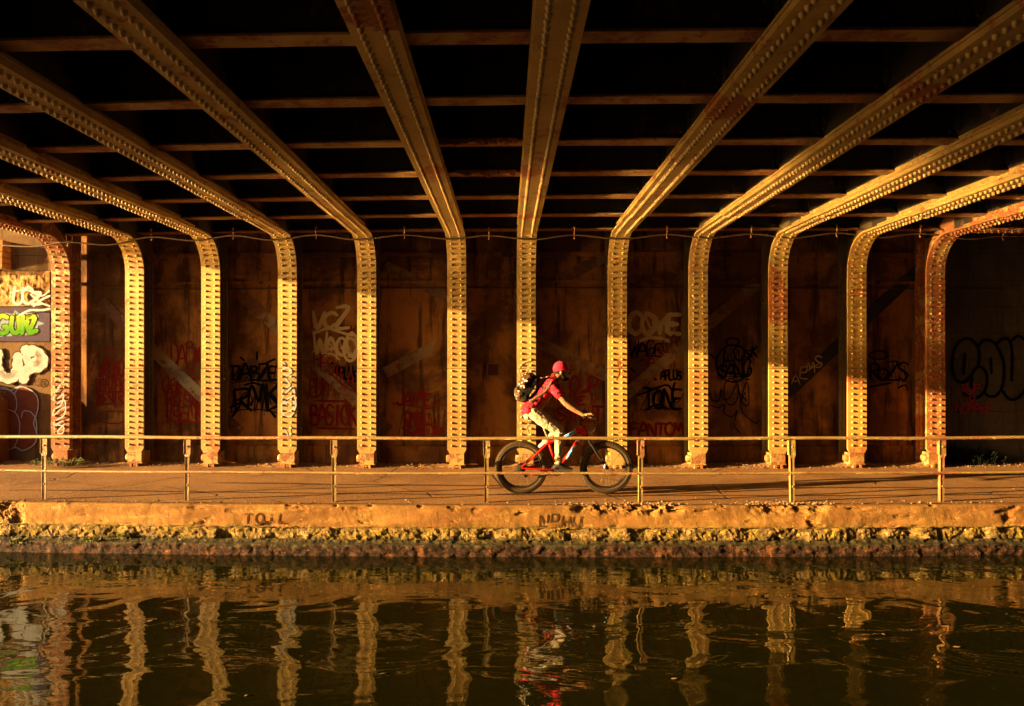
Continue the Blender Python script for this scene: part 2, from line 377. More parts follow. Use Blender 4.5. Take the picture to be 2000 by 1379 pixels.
# canal wall, eroded
prof=[(.16,-.012),(.12,-.004),(.07,0),(.035,0),(.012,-.006),(.0,-.022)]
prof+=[(0,-.022-.022*i) for i in range(1,12)]
prof+=[(.004,-.275),(.022,-.29)]+[(.022-.0009*i,-.29-.011*i) for i in range(1,13)]
prof+=[(.008,-.435),(0,-.45),(-.015,-.462),(-.04,-.470),(-.06,-.476),(-.068,-.49)]+[(-.07,-.50-.0125*i) for i in range(0,10)]+[(-.07,-.9)]
NX=1000; xs=[-60,-30]+[-11.+22.*i/NX for i in range(NX+1)]+[30,60]
def n3(x,y,z,s,oct=4): return noise.fractal(Vector((x*s,y*s,z*s)),1.0,2.0,oct)
vs=[];fs=[]; P=len(prof)
for x in xs:
    xc=max(-13,min(13,x)); fine=abs(x)<=11
    pit=0
    for (a,b,dp) in ((.78,2.2,.07),(2.95,4.0,.05),(-6.6,-6.12,.09),(-5.7,-5.45,.03),(-4.0,-3.8,.02)):
        if a<x<b: pit=max(pit,dp*min(1,min(x-a,b-x)/.18))
    for (dy,z) in prof:
        y=dy; zz=z
        if fine:
            g=noise.noise(Vector((x*9,z*9,5)))
            if z>-.27: 
                dm=1-max(max(0,min(1,(x-a_)/.12,(b_-x)/.12)) for a_,b_ in ((-3.42,-2.55),(.30,1.12)))
                dm=dm if -.20<z<-.075 else 1
                y+= dm*(.010*n3(x,0,z,3)+ max(0,.06*(n3(x*.5,7,z*1.8,5,5)-.45))+.0012*n3(x,1,z,22,3)); zz-=max(0,.05*(n3(x,2,0,5,5)-.35)) if dy<.04 and z>-.03 else 0
                if pit and z>-.14:
                    k=max(0,.55+.8*n3(x,3,z*1.6,6,5))*pit*(1-max(0,(-z-.06))/.08)
                    if dy<.09: y+=max(0,k)*.8; zz-=max(0,k)*.75*(1 if z>-.03 else .3)
                if abs(x+6.35)<.25 and z<-.02: y+=.06*max(0,n3(x,1,z,7,4)+.3)
                if dm<1 and not pit: y=dy+(y-dy)*dm
                zz+= .004*noise.noise(Vector((x*6,z*6,1)))
            elif z>-.43:
                edge=min(1,max(0,(-.275-z)/.02))
                y+= edge*(.030*n3(x*.9,2,z*1.1,5,6)+.050*max(0,n3(x*.8,9,z*.8,2.6,4))+.010*n3(x,5,z,22,3)-.012)
                zz+=.022*n3(x,4,z,7,5)
            elif z>-.475:
                y+=.018*n3(x,2,z,14,4)-.01*max(0,n3(x,0,1,2))
            else:
                y+=.015*n3(x,2,z*1.3,8,6)+.03*max(0,n3(x,11,0,1.2,2))+.02*max(0,n3(x,5,z,5,3)-.3); zz+=.010*n3(x,8,z,4,3)
        vs.append((x,DE+y+yo(xc),zz))
for i in range(len(xs)-1):
    for j in range(P-1): a=i*P+j; fs.append((a,a+1,a+P+1,a+P))
mb=MB(); mb.add(vs,fs,False)
canal_wall=tag(mb.build('canal_wall',M['bank'],fix=False),'crumbling concrete canal edge with a yellow mossy band above the waterline','canal wall')
pa=Paint(DE-.0015); pa.text('TOiL',476,1003,566,1022,3.0,.05,.03,seed=4,over=.8); pa.build('grey',canal_wall)
pa=Paint(DE-.0015); pa.text('NPHU',1052,1006,1138,1029,3.4,.10,.06,seed=8,over=.92); pa.stroke([(1054,1010),(1055,1012)],3); pa.build('grey',canal_wall)


COLPX=[117,262,411,561,716,892,1028,1206,1364,1520,1674,1828]
COLX=[wp(p,700,DC).x for p in COLPX]
# gravel against the abutment wall
rnd=random.Random(3); mb=MB(); N=380; vs=[];fs=[]
for i in range(N+1):
    x=-9.5+19*i/N
    near=max(math.exp(-((x-c)/.28)**2) for c in COLX)
    amp=.05+.05*noise.noise(Vector((x*.9,0,0)))+.07*near*(1 if x>1 else .45)
    for j in range(15):
        t=j/14; y=12.70+.56*t
        z=-.01+amp*math.sin(min(1,t*1.45)*PI/2)+.016*noise.noise(Vector((x*9,y*9,0)))*(t>0)+.008*noise.noise(Vector((x*25,y*25,4)))*(t>0)
        if t>.65: z-= (t-.65)*.16*near
        vs.append((x,y+yo(x),z))
for i in range(N):
    for j in range(14): a=i*15+j; fs.append((a,a+15,a+16,a+1))
mb.add(vs,fs,False)
def pebble(mb,c,r):
    q=Matrix.Rotation(rnd.uniform(0,6),3,'Z')@Matrix.Rotation(rnd.uniform(0,6),3,'X')
    vs=[q@Vector((a*r*rnd.uniform(.6,1.2),b*r*rnd.uniform(.5,1.1),d*r*rnd.uniform(.4,.9))) for a in(-1,1) for b in(-1,1) for d in(-1,1)]
    mb.add([v+Vector(c) for v in vs],[(0,1,3,2),(4,6,7,5),(0,4,5,1),(2,3,7,6),(0,2,6,4),(1,5,7,3)])
for i in range(2600):
    x=rnd.uniform(-9,9.3); t=rnd.random()**.7; y=12.62+.6*t; r=rnd.choice((.003,.004,.005,.006,.009))*rnd.uniform(.7,1.4)
    amp=.05+.05*noise.noise(Vector((x*.9,0,0)))
    pebble(mb,(x,y+yo(x),amp*math.sin(min(1,t*1.4)*PI/2)+.002),r)
tag(mb.build('gravel',M['stone']),kind='stuff')

mb=MB(); rnd=random.Random(17)
for i in range(650):
    x=rnd.choice((rnd.uniform(.6,2.3),rnd.uniform(2.9,4.1),rnd.uniform(-7,7.5))); t=abs(rnd.gauss(0,.10))
    r=rnd.choice((.003,.004,.005,.007,.010))*rnd.uniform(.7,1.4); pebble(mb,(x,DE+.06+t+yo(x),.006),r)
for i in range(110):
    x=rnd.uniform(-8,9); y=rnd.uniform(9.7,12.6); pebble(mb,(x,y+yo(x),.012+max(0,(y-12.2))*.03),rnd.choice((.003,.004,.006)))
tag(mb.build('concrete_crumbs',plain('concrete_crumb',(.20,.125,.065),.95)),kind='stuff')

# ------------------------------------------------------------------ abutment walls
def wall(name,x0,x1,y,mat,label,top=4.58,ledge=True,th=.6):
    root=empty(name,((x0+x1)/2,y+yo((x0+x1)/2),0)); tag(root,label,'wall')
    n=max(2,int((x1-x0)/.25)) if x1-x0<30 else 60
    def W(mb): return mb.warp(lambda x: yo(max(-10,min(10,x))))
    mb=MB(); mb.box(x0,x1,y,y+th,-.3,top,n); adopt(W(mb).build('wall_face',mat),root)
    if ledge:
        mb=MB(); mb.box(x0,x1,y-.045,y-.001,3.60,3.68,n); mb.box(x0,x1,y-.03,y-.001,3.14,3.19,n); adopt(W(mb).build('ledge',mat),root)
        mb=MB(); mb.box(x0,x1,y-.035,y-.001,-.3,.34,n); adopt(W(mb).build('plinth',mat),root)
    return root
xl=COLX[0]-.17; xr=COLX[-1]+.22
wall_b=wall('abutment_wall',xl,xr,DW,M['wall'],'long shaded concrete wall behind the row of riveted columns')
wall_l=wall('wing_wall',-30,xl,DW-.004,M['wing'],'sunlit ochre block wall with bubble graffiti left of the rusty column',top=4.4,ledge=False)
wall_r=wall('wing_wall',xr,30,DW-.004,M['wing_r'],'dark grey block wall with black bubble letters right of the last column',top=4.4,ledge=False)
# flaking render and a rough upper course on the left wing
mb=MB(); rnd=random.Random(11)
for (x0,x1,y0,y1,amp) in ((-60,97,530,598,.030),):
    nx,ny=60,26; vs=[];fs=[]
    for i in range(nx+1):
        for j in range(ny+1):
            px=x0+(x1-x0)*i/nx; py=y0+(y1-y0)*j/ny; q=wp(px,py,DW-.006)
            e=min(1,i/4,(nx-i)/4,j/3,(ny-j)/3)
            q.y-= .001+e*amp*max(-.1,.35+.9*noise.fractal(Vector((q.x*8,q.z*8,3)),1,2,6))
            vs.append(q)
    for i in range(nx):
        for j in range(ny): a=i*(ny+1)+j; fs.append((a,a+1,a+ny+2,a+ny+1))
    mb.add(vs,fs)
adopt(mb.build('flaking_render',wallmat('flaking_plaster',(.17,.080,.020),(.23,.13,.045),(.10,.043,.011)),fix=False),wall_l)

# brick pier end and an added out-of-view shadow caster, a low buttress on the left wing
mb=MB()
q0=wp(-60,528,DW-.01); q1=wp(21,497,DW-.01)
rows=5
for r_ in range(rows):
    z0=q0.z+(4.35-q0.z)*r_/rows*.55; z1=q0.z+(4.35-q0.z)*(r_+1)/rows*.55-.012
    x=q0.x+(.11 if r_%2 else 0)
    while x<q1.x:
        x1=min(q1.x+rnd.uniform(-.01,.01),x+.215); mb.box(x,x1-.01,DW+yo(x)-.25-rnd.uniform(0,.012),DW+yo(x)+.01,z0,z1); x+=.225
adopt(mb.build('brick_pier',wallmat('pier_brick',(.24,.105,.028),(.30,.15,.05),(.16,.065,.018))),wall_l)
mb=MB(); pr=[(-9.75,0)]+[(-9.3+.45*math.cos(PI-PI*i/10),1.0+.42*math.sin(PI*i/10)) for i in range(11)]+[(-8.85,0)]
mb.prism(pr,(DW+yo(-9.3)-.55,DW+yo(-9.3)-.02)); adopt(mb.build('shadow_block',M['wing']),wall_l)  # added only for the arched shadow it throws on the wall
# --- graffiti, left wing
D1=DW-.008
pa=Paint(D1); pa.fill([(-60,600),(97,600),(97,667),(-60,667)],False); pa.build('purple',wall_l,'painted_panel')
pa=Paint(D1-.002); pa.fill([(-12,615),(8,611),(24,613),(30,606),(40,612),(56,611),(72,613),(76,619),(73,626),(86,632),(74,637),(78,647),(68,653),(50,655),(30,656),(10,657),(-12,655)]); pa.build('sky',wall_l)
gz={'G':[(14,620),(2,617),(-8,632),(-4,648),(10,650),(16,640),(8,638)],'U':[(24,620),(22,640),(28,650),(37,645),(36,620)],'H':[(45,618),(43,650)],'t':[(45,634),(54,627),(52,634),(58,650)],'Z':[(55,620),(68,620),(58,648),(71,646)]}
pa=Paint(D1-.004)
for k in gz.values(): pa.stroke(k,12.5)
for x in (27,37): pa.stroke([(x,613),(x+1,615)],5)
pa.build('brown',wall_l); pa=Paint(D1-.008)
for k in gz.values(): pa.stroke(k,8.6)
for x in (27,37): pa.stroke([(x,613),(x+1,614)],3)
pa.build('green',wall_l)
up=[[(-4,690),(-6,715),(6,736),(24,738),(33,722),(35,697)],[(50,684),(72,688),(84,704),(76,716),(52,722),(46,740)]]
pa=Paint(D1-.001)
for k,w in zip(up,(24,25)): pa.stroke(k,w)
pa.stroke([(52,685),(54,706),(70,706)],20)
pa.build('brown',wall_l); pa=Paint(D1-.004)
for k,w in zip(up,(19.5,20.5)): pa.stroke(k,w)
pa.stroke([(52,685),(54,706),(70,706)],15)
pa.build('white',wall_l); pa=Paint(D1-.0075)
for k in range(12):
    a=-1.2+k*.25; pa.stroke([(66+6*math.cos(a),700+6*math.sin(a)),(66+15*math.cos(a),700+16*math.sin(a))],1.2)
    b=.2+k*.25; pa.stroke([(14+10*math.cos(b),722+9*math.sin(b)),(14+19*math.cos(b),722+17*math.sin(b))],1.2)
pa.build('fawn',wall_l)
blob=[(-40,758),(-14,760),(6,757),(22,762),(30,758),(42,755),(60,762),(73,776),(74,800),(66,826),(72,846),(70,862),(62,872),(44,880),(30,874),(8,881),(-14,878),(-40,880)]
pa=Paint(D1-.001); pa.fill(blob); pa.build('maroon',wall_l)
pa=Paint(D1-.004); pa.stroke(blob,2.2)
pa.stroke([(-6,762),(12,760),(28,770),(33,790),(30,804)],2); pa.stroke([(28,770),(36,757),(46,756)],2); pa.stroke([(6,806),(14,800),(30,806),(38,824),(37,850),(28,874)],2)
pa.stroke([(8,766),(12,780),(12,794)],2); pa.stroke([(6,806),(14,826),(6,852)],2); pa.stroke([(42,816),(46,803),(60,804)],2); pa.stroke([(60,804),(70,818),(72,840)],2); pa.build('lilac',wall_l)
pa=Paint(D1-.001); pa.ring(77,747,7.5,7.5,2); pa.stroke([(72,747),(76,743),(77,751)],1.6); pa.stroke([(80,742),(79,751)],1.6); pa.build('brown',wall_l)
pa=Paint(D1-.05); pa.text('UCZ',24,566,78,594,4.5,.05,.1,seed=3,taper=False); pa.stroke([(20,572),(50,566),(80,578),(96,568)],3); pa.stroke([(38,616),(58,606),(80,606),(97,603)],4); pa.stroke([(66,598),(82,585),(97,578)],4); pa.stroke([(60,575),(78,590),(97,598)],3.4); pa.build('white',wall_l)

# --- graffiti, main wall
D2=DW-.003
def tagtext(items,color,depth=D2,parent=wall_b,extra=None):
    pa=Paint(depth)
    for it in items: pa.text(*it[0],**it[1])
    if extra: extra(pa)
    return pa.build(color,parent)
tagtext([(('JALMO',190,706,241,735,2.6),dict(seed=1)),(('DEEZER',186,738,243,765,2.6),dict(seed=2)),(('DESIR',188,766,241,790,2.6),dict(seed=3))],'red',
  extra=lambda p:(p.ring(216,697,8,6,2.2),p.ring(222,815,32,12,2.2),p.stroke([(178,725),(190,690),(215,680),(240,684)],1.8)))
tagtext([(('DALM',332,664,392,712,3),dict(seed=4,tilt=.35)),(('GEZZO',316,738,392,765,2.6),dict(seed=5)),(('RESO',322,768,392,795,2.6),dict(seed=6)),(('SOLO',338,800,394,826,2.6),dict(seed=7))],'red',extra=lambda p:(p.ring(370,673,6,7,2.4),p.stroke([(328,815),(345,830),(352,850)],2.4)))
tagtext([(('DABZE',452,712,540,742,4.6),dict(seed=8)),(('RMK',455,760,548,800,5.4),dict(seed=9,wild=.12))],'black',
  extra=lambda p:(p.stroke([(478,752),(495,748),(512,753)],4),p.stroke([(470,698),(477,704)],4),p.stroke([(502,688),(502,702)],4),p.stroke([(536,702),(522,708)],4),p.stroke([(450,796),(470,788),(452,816)],4.5),p.stroke([(530,770),(545,790),(528,800),(538,814)],4.5)))
tagtext([(('VCZ',606,606,676,640,7.5),dict(seed=10,slant=.1)),(('WAGO',614,656,696,694,6),dict(seed=11))],'cream',
  extra=lambda p:(p.stroke([(612,652),(640,642),(668,650),(690,655)],5),p.ring(684,683,13,22,5.5),p.stroke([(636,692),(650,692),(662,702)],4)))
tagtext([(('APLUS',654,713,698,734,3.6),dict(seed=12,tilt=.3)),],'black',extra=lambda p:p.stroke([(648,709),(650,711)],4))
tagtext([(('BASICK',606,792,695,830,5),dict(seed=13,wild=.03))],'darkred',extra=lambda p:(p.stroke([(624,783),(680,784)],4.5),p.stroke([(622,836),(690,838)],4.5)))
tagtext([(('AK',670,634,698,655,2.6),dict(seed=14)),(('EDM',604,735,640,775,2.6),dict(seed=15))],'darkred')
tagtext([(('JAIMEr',774,766,852,792,4.2),dict(seed=16,slant=.1)),(('OMKI',790,800,832,826,4.2),dict(seed=17)),(('SADK',785,834,866,856,4.2),dict(seed=18))],'red',
  extra=lambda p:(p.stroke([(768,788),(800,792),(840,798),(852,786),(858,790)],3.4),))
tagtext([(('OUP',1112,738,1166,766,5.5),dict(seed=19,wild=.04)),(('E',1122,772,1140,790,6),dict(seed=20)),(('SINLT',1085,798,1176,822,5),dict(seed=21))],'darkred')
pa=Paint(D2); pa.ring(1146,774,20,14,1.3); pa.ring(1140,776,36,46,1.0,-1.2,.6); pa.build('edge',wall_b)
tagtext([(('COYE',1226,612,1326,652,9.5),dict(seed=22,wild=.05))],'cream',extra=lambda p:(p.stroke([(1246,668),(1266,660),(1290,661),(1310,668)],6.5),p.stroke([(1262,622),(1270,640)],5)))
tagtext([(('WAGE',1230,668,1292,696,3.4),dict(seed=23)),(('APLUS',1290,722,1330,742,3.8),dict(seed=24)),(('TONE',1256,760,1330,798,5),dict(seed=25,wild=.12))],'black',
  extra=lambda p:(p.stroke([(1244,772),(1262,766),(1300,752),(1312,760),(1318,748)],4),p.stroke([(1262,800),(1286,790),(1306,800)],4),p.stroke([(1280,740),(1281,742)],4),p.stroke([(1250,704),(1275,700)],2.5),p.stroke([(1232,720),(1240,726)],3)))
tagtext([(('FANTOM',1230,826,1332,850,5),dict(seed=26,wild=.03))],'darkred')
tagtext([(('LO',1412,680,1452,704,3.6),dict(seed=27)),(('SANG',1402,706,1466,736,4.2),dict(seed=28,wild=.1)),(('SK',1456,680,1478,698,3.4),dict(seed=29))],'black',
  extra=lambda p:(p.ring(1431,668,13,7,3.2),p.ring(1432,710,33,36,3.2),p.stroke([(1426,732),(1434,728),(1441,731)],3),p.ring(1459,741,1.5,1.5,2),p.stroke([(1385,690),(1396,700)],3)))
pa=Paint(D2); pa.stroke([(1384,760),(1390,780),(1404,782),(1408,760),(1412,780),(1426,776),(1440,752),(1448,784),(1462,790),(1460,748),(1452,762),(1448,800),(1474,826),(1482,820)],2); pa.stroke([(1385,790),(1402,796),(1416,790),(1414,806),(1430,814),(1440,802),(1434,830),(1446,846)],2); pa.stroke([(1444,768),(1458,782)],2); pa.stroke([(1456,766),(1446,784)],2); pa.ring(1428,765,14,26,2); pa.build('black',wall_b)
tagtext([(('ROZS',1696,712,1772,742,3.6),dict(seed=31,wild=.1))],'black',extra=lambda p:(p.ring(1716,694,18,8,3),p.stroke([(1698,756),(1720,752),(1740,748)],3),p.stroke([(1754,758),(1768,752),(1772,762)],3)))
def tangle(x0,y0,x1,y1,w,color,seed,n=14):
    rn=random.Random(seed); p=Paint(D2); pts=[]; w*=.5
    for i in range(n):
        t=i/(n-1); pts.append((x0+(x1-x0)*t+rn.uniform(-8,8),(y0 if i%2 else y1)+rn.uniform(-9,9)))
    p.stroke(pts,w)
    p.ring(x0+(x1-x0)*.35,(y0+y1)/2,(x1-x0)*.13,(y1-y0)*.42,w); p.stroke([(x0-3,y1+6),((x0+x1)/2,y1+1),(x1+4,y1+8)],w*.9)
    for k in range(3):
        x=rn.uniform(x0,x1); p.stroke([(x,y1-2),(x+.5,y1+6),(x,y1+rn.uniform(9,20))],w*.4)
    p.build(color,wall_b)
tangle(188,712,240,788,2.6,'red',61); tangle(318,740,390,820,2.8,'red',62,18); tangle(456,718,540,742,3.6,'black',63); tangle(452,764,536,798,4.2,'black',64,11)
tangle(612,668,690,692,3.2,'cream',65,9); tangle(786,806,862,850,3.0,'darkred',66); tangle(1258,764,1328,796,3.4,'black',67); tangle(1406,690,1462,734,2.8,'black',68); tangle(1698,716,1772,740,2.6,'black',69); tangle(1236,672,1300,694,2.6,'black',70,10); tangle(1092,770,1170,820,2.8,'darkred',71,10); tangle(606,738,650,780,2.4,'darkred',72,9)
# --- graffiti, right wing: bubble letters SOU
D3=DW-.008
pa=Paint(D3)
for k in ([(1911,712),(1912,684),(1898,664),(1880,663),(1864,682),(1860,716),(1866,740),(1880,747),(1894,738),(1906,719),(1918,718),(1927,732),(1926,756),(1914,774),(1898,778),(1882,768)],
  [(1885,692),(1882,730)],[(1898,738),(1898,756)],[(1911,676),(1922,665),(1940,668),(1954,690),(1961,716),(1958,752),(1946,772),(1932,774),(1924,768)],[(1935,700),(1936,728)],
  [(1946,672),(1958,662),(1968,662),(1974,672),(1977,700),(1975,742)],[(1958,764),(1972,780),(1990,776),(2004,758)],[(1978,664),(1988,656),(2002,664)],[(2003,664),(2010,700),(2006,750)]): pa.stroke(k,5.6)
pa.build('black',wall_r)
tagtext([(('SUP',1876,750,1914,764,2.6),dict(seed=33)),(('TO',1884,768,1902,784,2.6),dict(seed=34)),(('NOMAKE',1866,788,1938,806,2.6),dict(seed=35))],'pink',D3,wall_r)

# diagonal steel braces behind the columns
def brace(p,q,w,label,mat=None,depth=13.205):
    a=wp(*p,depth); b=wp(*q,depth); mid=(a+b)/2
    root=empty('diagonal_brace',mid); tag(root,label,'brace','diagonal braces on the abutment wall')
    mb=MB(); t=(b-a); L=t.length; q_=Vector((1,0,0)).rotation_difference(t.normalized()).to_matrix().to_4x4()
    m4=Matrix.Translation(mid)@q_
    mb.box(-L/2,L/2,-.006,.006,-w/2,w/2,1,m4); mb.box(-L/2,L/2,.006,.024,-w/2,-w/2+.02,1,m4)
    for s_ in (-1,1):
        for k in range(3):
            for v in (-.05,.05): mb.dome(m4@Vector((s_*(L/2-.07-.1*k),-.006,v)),(0,-1,0),.014,.012)
    adopt(mb.build('flat_bar',mat or M['brace']),root)
    return root
brace((196,588),(470,845),.20,'pale paint-worn diagonal brace crossing the red graffiti in the second bay from the left',mat=steel('half_rusted_brace',paint=(.20,.14,.06),paint2=(.09,.055,.02),rust=(.055,.016,.005),amount=.55,spots=[(wp(215,600,13.2).x,13.4,2.6,1.0),(wp(440,820,13.2).x,13.4,.9,.8)]))
br2=brace((465,570),(760,842),.20,'diagonal brace daubed with red letters beside the maroon BASICK writing')
pa=Paint(13.195); pa.text('HESILA',612,686,690,716,2.6,0,.08,.62,seed=41); pa.stroke([(640,722),(668,752),(690,764),(698,768)],2.6); pa.build('red',br2)
brace((752,520),(1196,740),.19,'long diagonal brace descending behind the cyclist to the column on his right')
brace((752,728),(1182,500),.19,'long diagonal brace rising behind the small framed plaque',depth=13.21)
br5=brace((1222,770),(1480,552),.20,'rising diagonal brace daubed red under the cream COYE writing')
pa=Paint(13.195); pa.text('TESLA',1252,700,1322,720,2.6,0,.08,-.78,seed=42); pa.build('darkred',br5)
br6=brace((1538,768),(1800,520),.20,'rising diagonal brace with a pale scrawl between the ninth and tenth columns',mat=M['dark_steel'])
pa=Paint(13.195); pa.text('AEMS',1546,732,1604,750,2.6,0,.1,-.75,seed=43); pa.stroke([(1570,728),(1590,716),(1604,708)],2); pa.build('cream',br6)

# thin conduit
mb=MB(); mb.tube([(x,13.20+yo(x),H+(HZ-562)/F*13.20) for x in [-7.3+.5*i for i in range(33)]],.011,8)
cd=tag(mb.build('conduit',M['cable']),'thin straight pipe running along the upper part of the abutment wall','pipe')
mb=MB()
for i in range(0,33,4):
    x=-7.1+.5*i
    if x<8.5: mb.box(x-.012,x+.012,13.155+yo(x),13.197+yo(x),H+.13*10-.0,H+.13*10+.04)

# framed plaque
q=wp(963,722,DW-.002); root=empty('framed_plaque',q); tag(root,'small blank maroon plaque in a grey metal frame between two columns','plaque')
mb=MB(); w,h=.105,.115
for (a,b,c,d) in ((-w,w,h-.018,h),(-w,w,-h,-h+.018),(-w,-w+.018,-h+.018,h-.018),(w-.018,w,-h+.018,h-.018)): mb.box(q.x+a,q.x+b,q.y-.03,q.y,q.z+c,q.z+d)
adopt(mb.build('frame',plain('frame_metal',(.13,.105,.09),.5,.4)),root)
mb=MB(); mb.box(q.x-w+.018,q.x+w-.018,q.y-.012,q.y,q.z-h+.018,q.z+h-.018); adopt(mb.build('panel',plain('plaque_paint',(.075,.016,.008),.5)),root)

# ------------------------------------------------------------------ riveted columns
RK=.55; ZK=3.30; ZG=ZK+RK
def colprofile(off,n=14,z0=.33):
    P=[(-0+off*0,0)]
    P=[(off,z0),(off,1.0),(off,1.676),(off,1.684),(off,2.4),(off,ZK)]
    for i in range(1,n+1):
        a=PI/2*i/n; r=RK+off; P.append((-RK+r*math.cos(a),ZK+r*math.sin(a)))
    return P
def plate(mb,x0,x1,pf,pb):           # curved plate between two profiles
    n=len(pf); vs=[]
    for (a,b) in zip(pf,pb): vs += [(x0,*a),(x1,*a),(x1,*b),(x0,*b)]
    fs=[]
    for i in range(n-1):
        a=4*i;b=a+4
        for k in range(4): k2=(k+1)%4; fs.append((a+k,a+k2,b+k2,b+k))
    fs += [(3,2,1,0),(4*n-4,4*n-3,4*n-2,4*n-1)]
    mb.add(vs,fs)
W2=.157
mb=MB()
plate(mb,-W2,W2,colprofile(0,14,1.684)[3:],colprofile(.03,14,1.684)[3:])
lo=[(-.008,.33),(-.008,1.676)]; plate(mb,-W2,W2,lo,[(.03,.33),(.03,1.676)])
mb.prism([(-W2,.33),(W2,.33),(.118,.262),(-.118,.262)],(-.008,.03))
SP=.0957
z=.395
while z<ZK+.02:
    yy=-.008 if z<1.68 else 0
    for x in (-.077,.077): mb.dome((x+random.uniform(-.002,.002),yy,z),(0,-1,0),.0212,.0235)
    z+=SP
for k in range(1,9):
    a=k*SP/RK
    if a<PI/2+.02:
        for x in (-.077,.077): mb.dome((x,-RK+RK*math.cos(a),ZK+RK*math.sin(a)),(0,-math.cos(a),-math.sin(a)),.0212,.0235)
flange=mb
mb=MB()      # web, rear flange and the angles that join them
plate(mb,-.012,.012,colprofile(.03,14,.27),colprofile(.335,14,.27)) ; mb.box(-.0135,.0135,.036,.334,3.50,3.9025); web=mb  # box added at the knee to stop sun leaking past the web
mb=MB(); mb.box(-W2,W2,.335,.36,.1,4.45)
for s_ in (-1,1):
    x0,x1=sorted((s_*.012,s_*.10)); mb.box(x0,x1,.322,.3345,.27,3.5); x0,x1=sorted((s_*.012,s_*.026)); mb.box(x0,x1,.25,.322,.27,3.5)
    x0,x1=sorted((s_*.012,s_*.10)); mb.box(x0,x1,.0305,.043,.27,3.25); x0,x1=sorted((s_*.012,s_*.026)); mb.box(x0,x1,.043,.12,.27,3.25)
    z=.4
    while z<3.5:
        mb.dome((s_*.12,.335,z),(0,-1,0),.015,.013); mb.dome((s_*.026,.28,z),(s_,0,0),.013,.012)
        if z<3.2: mb.dome((s_*.026,.085,z),(s_,0,0),.013,.012)
        z+=.12
rear=mb
mb=MB(); mb.box(-.118,.118,.0,.31,.085,.262); mb.box(-.135,.135,-.012,.322,.075,.085); shoe=mb
mb=MB()
mb.lathe([(.115,0),(.085,.10)],4,Matrix.Rotation(PI/4,3,'Z'),(0,.15,-.02),False)
for px_ in (-.06,.06): mb.prism([(px_-.02,-.03),(px_+.02,-.03),(px_*.8+.016,.075),(px_*.8-.016,.075)],(-.03,.03))
mb.prism([(-.21,-.03),(.21,-.03),(.115,.07),(-.115,.07)],(.06,.24)); foot=mb
mb=MB(); 
mb.lathe([(0,-.05),(.058,-.05),(.062,-.03),(.062,.03),(.05,.045),(0,.047)],12,Matrix.Rotation(-PI/2,3,'Y'),(-.135,.10,.17)); pin=mb
pf=flange.build('front_flange',M['steel']); pw=web.build('web_plate',M['shade_side']); pr=rear.build('rear_flange',M['shade_side']); ps=shoe.build('base_block',M['base_rust']); pq=foot.build('base_foot',M['rusty']); pp=pin.build('hinge_pin',M['rusty'])
proto=[pf,pw,pr,ps,pq,pp]
collabel=['rust-eaten column with white scrawl beside the sunlit graffiti wall','olive column between the first two dark bays, clean of graffiti, beside round red tags','column to the left of the black RMK graffiti','column with a tall white scrawl down its lower half','column to the right of the maroon BASICK writing','plain column to the left of the small framed plaque','column directly behind the rider\'s backpack, with cream scrawls','column behind the bicycle\'s front wheel','column to the right of the cream COYE writing','column with orange rust streaks on its upper half, right of the black face graffiti','column just left of the rusty last one','dark rusty column at the right end of the row']
colroots=[]
for i,x in enumerate(COLX):
    root=empty('riveted_column',(x,DC+yo(x),0)); tag(root,collabel[i],'column','riveted columns along the towpath','thing')
    for o in proto:
        c=o if i==0 else o.copy()
        if i: COL.objects.link(c)
        c.parent=root
    colroots.append(root)
def override(root,mat,names=None):
    for c in root.children:
        if c.type=='MESH' and (names is None or c.name.split('.')[0] in names):
            c.material_slots[0].link='OBJECT'; c.material_slots[0].material=mat
var=[steel('column_paint',paint=pc,paint2=p2,amount=am) for pc,p2,am in (((.36,.225,.062),(.24,.16,.045),.60),((.40,.235,.055),(.30,.165,.035),.565),((.33,.215,.065),(.25,.14,.035),.585))]
for i_ in (1,3,5,6,8,10): override(colroots[i_],var[i_%3],('front_flange',))
override(colroots[0],M['rusty']); override(colroots[11],M['rusty'])
override(colroots[9],steel('streaked_steel',amount=.60,spots=[(COLX[9]-.06,DC,2.75,.55),(COLX[9]-.05,DC,3.2,.3)]),('front_flange',))
def colpaint(i,color,fn):
    pa=Paint(DC-.009); fn(pa); pa.build(color,colroots[i])
colpaint(0,'white',lambda p:(p.stroke([(104,754),(112,758),(118,752),(108,770),(104,782),(116,776),(124,770),(120,790),(106,800),(104,812),(118,800),(128,796),(124,812),(108,822),(106,830),(122,822)],2.6),p.stroke([(110,790),(126,782),(128,806)],2.4),p.stroke([(106,838),(112,830),(124,834),(122,846),(112,844),(126,828)],2.6)))
colpaint(3,'white',lambda p:(p.stroke([(548,706),(556,712),(550,726),(560,718),(570,726),(558,738),(566,752),(554,760),(550,774),(562,764),(572,756),(574,772),(560,780),(548,794),(556,806),(572,798),(574,784)],3),p.ring(562,800,12,14,3),p.stroke([(554,730),(574,738)],2.6),p.stroke([(552,776),(560,790)],2.6),p.stroke([(556,836),(562,850)],2.6),p.stroke([(566,832),(566,850)],2.2),p.stroke([(572,760),(578,790),(570,812)],2.4)))
colpaint(6,'cream',lambda p:(p.stroke([(1036,704),(1022,708),(1012,720),(1018,738),(1030,722),(1022,740),(1012,752)],2),p.stroke([(1030,720),(1042,722)],1.8),p.stroke([(1026,800),(1014,806),(1012,820),(1022,836),(1034,828)],2),p.stroke([(1018,846),(1026,834),(1034,852)],2)))
colpaint(7,'darkred',lambda p:(p.stroke([(1206,704),(1210,726),(1204,742)],1.4),))
colpaint(4,'darkred',lambda p:(p.stroke([(704,748),(716,744),(722,750)],1.2),))

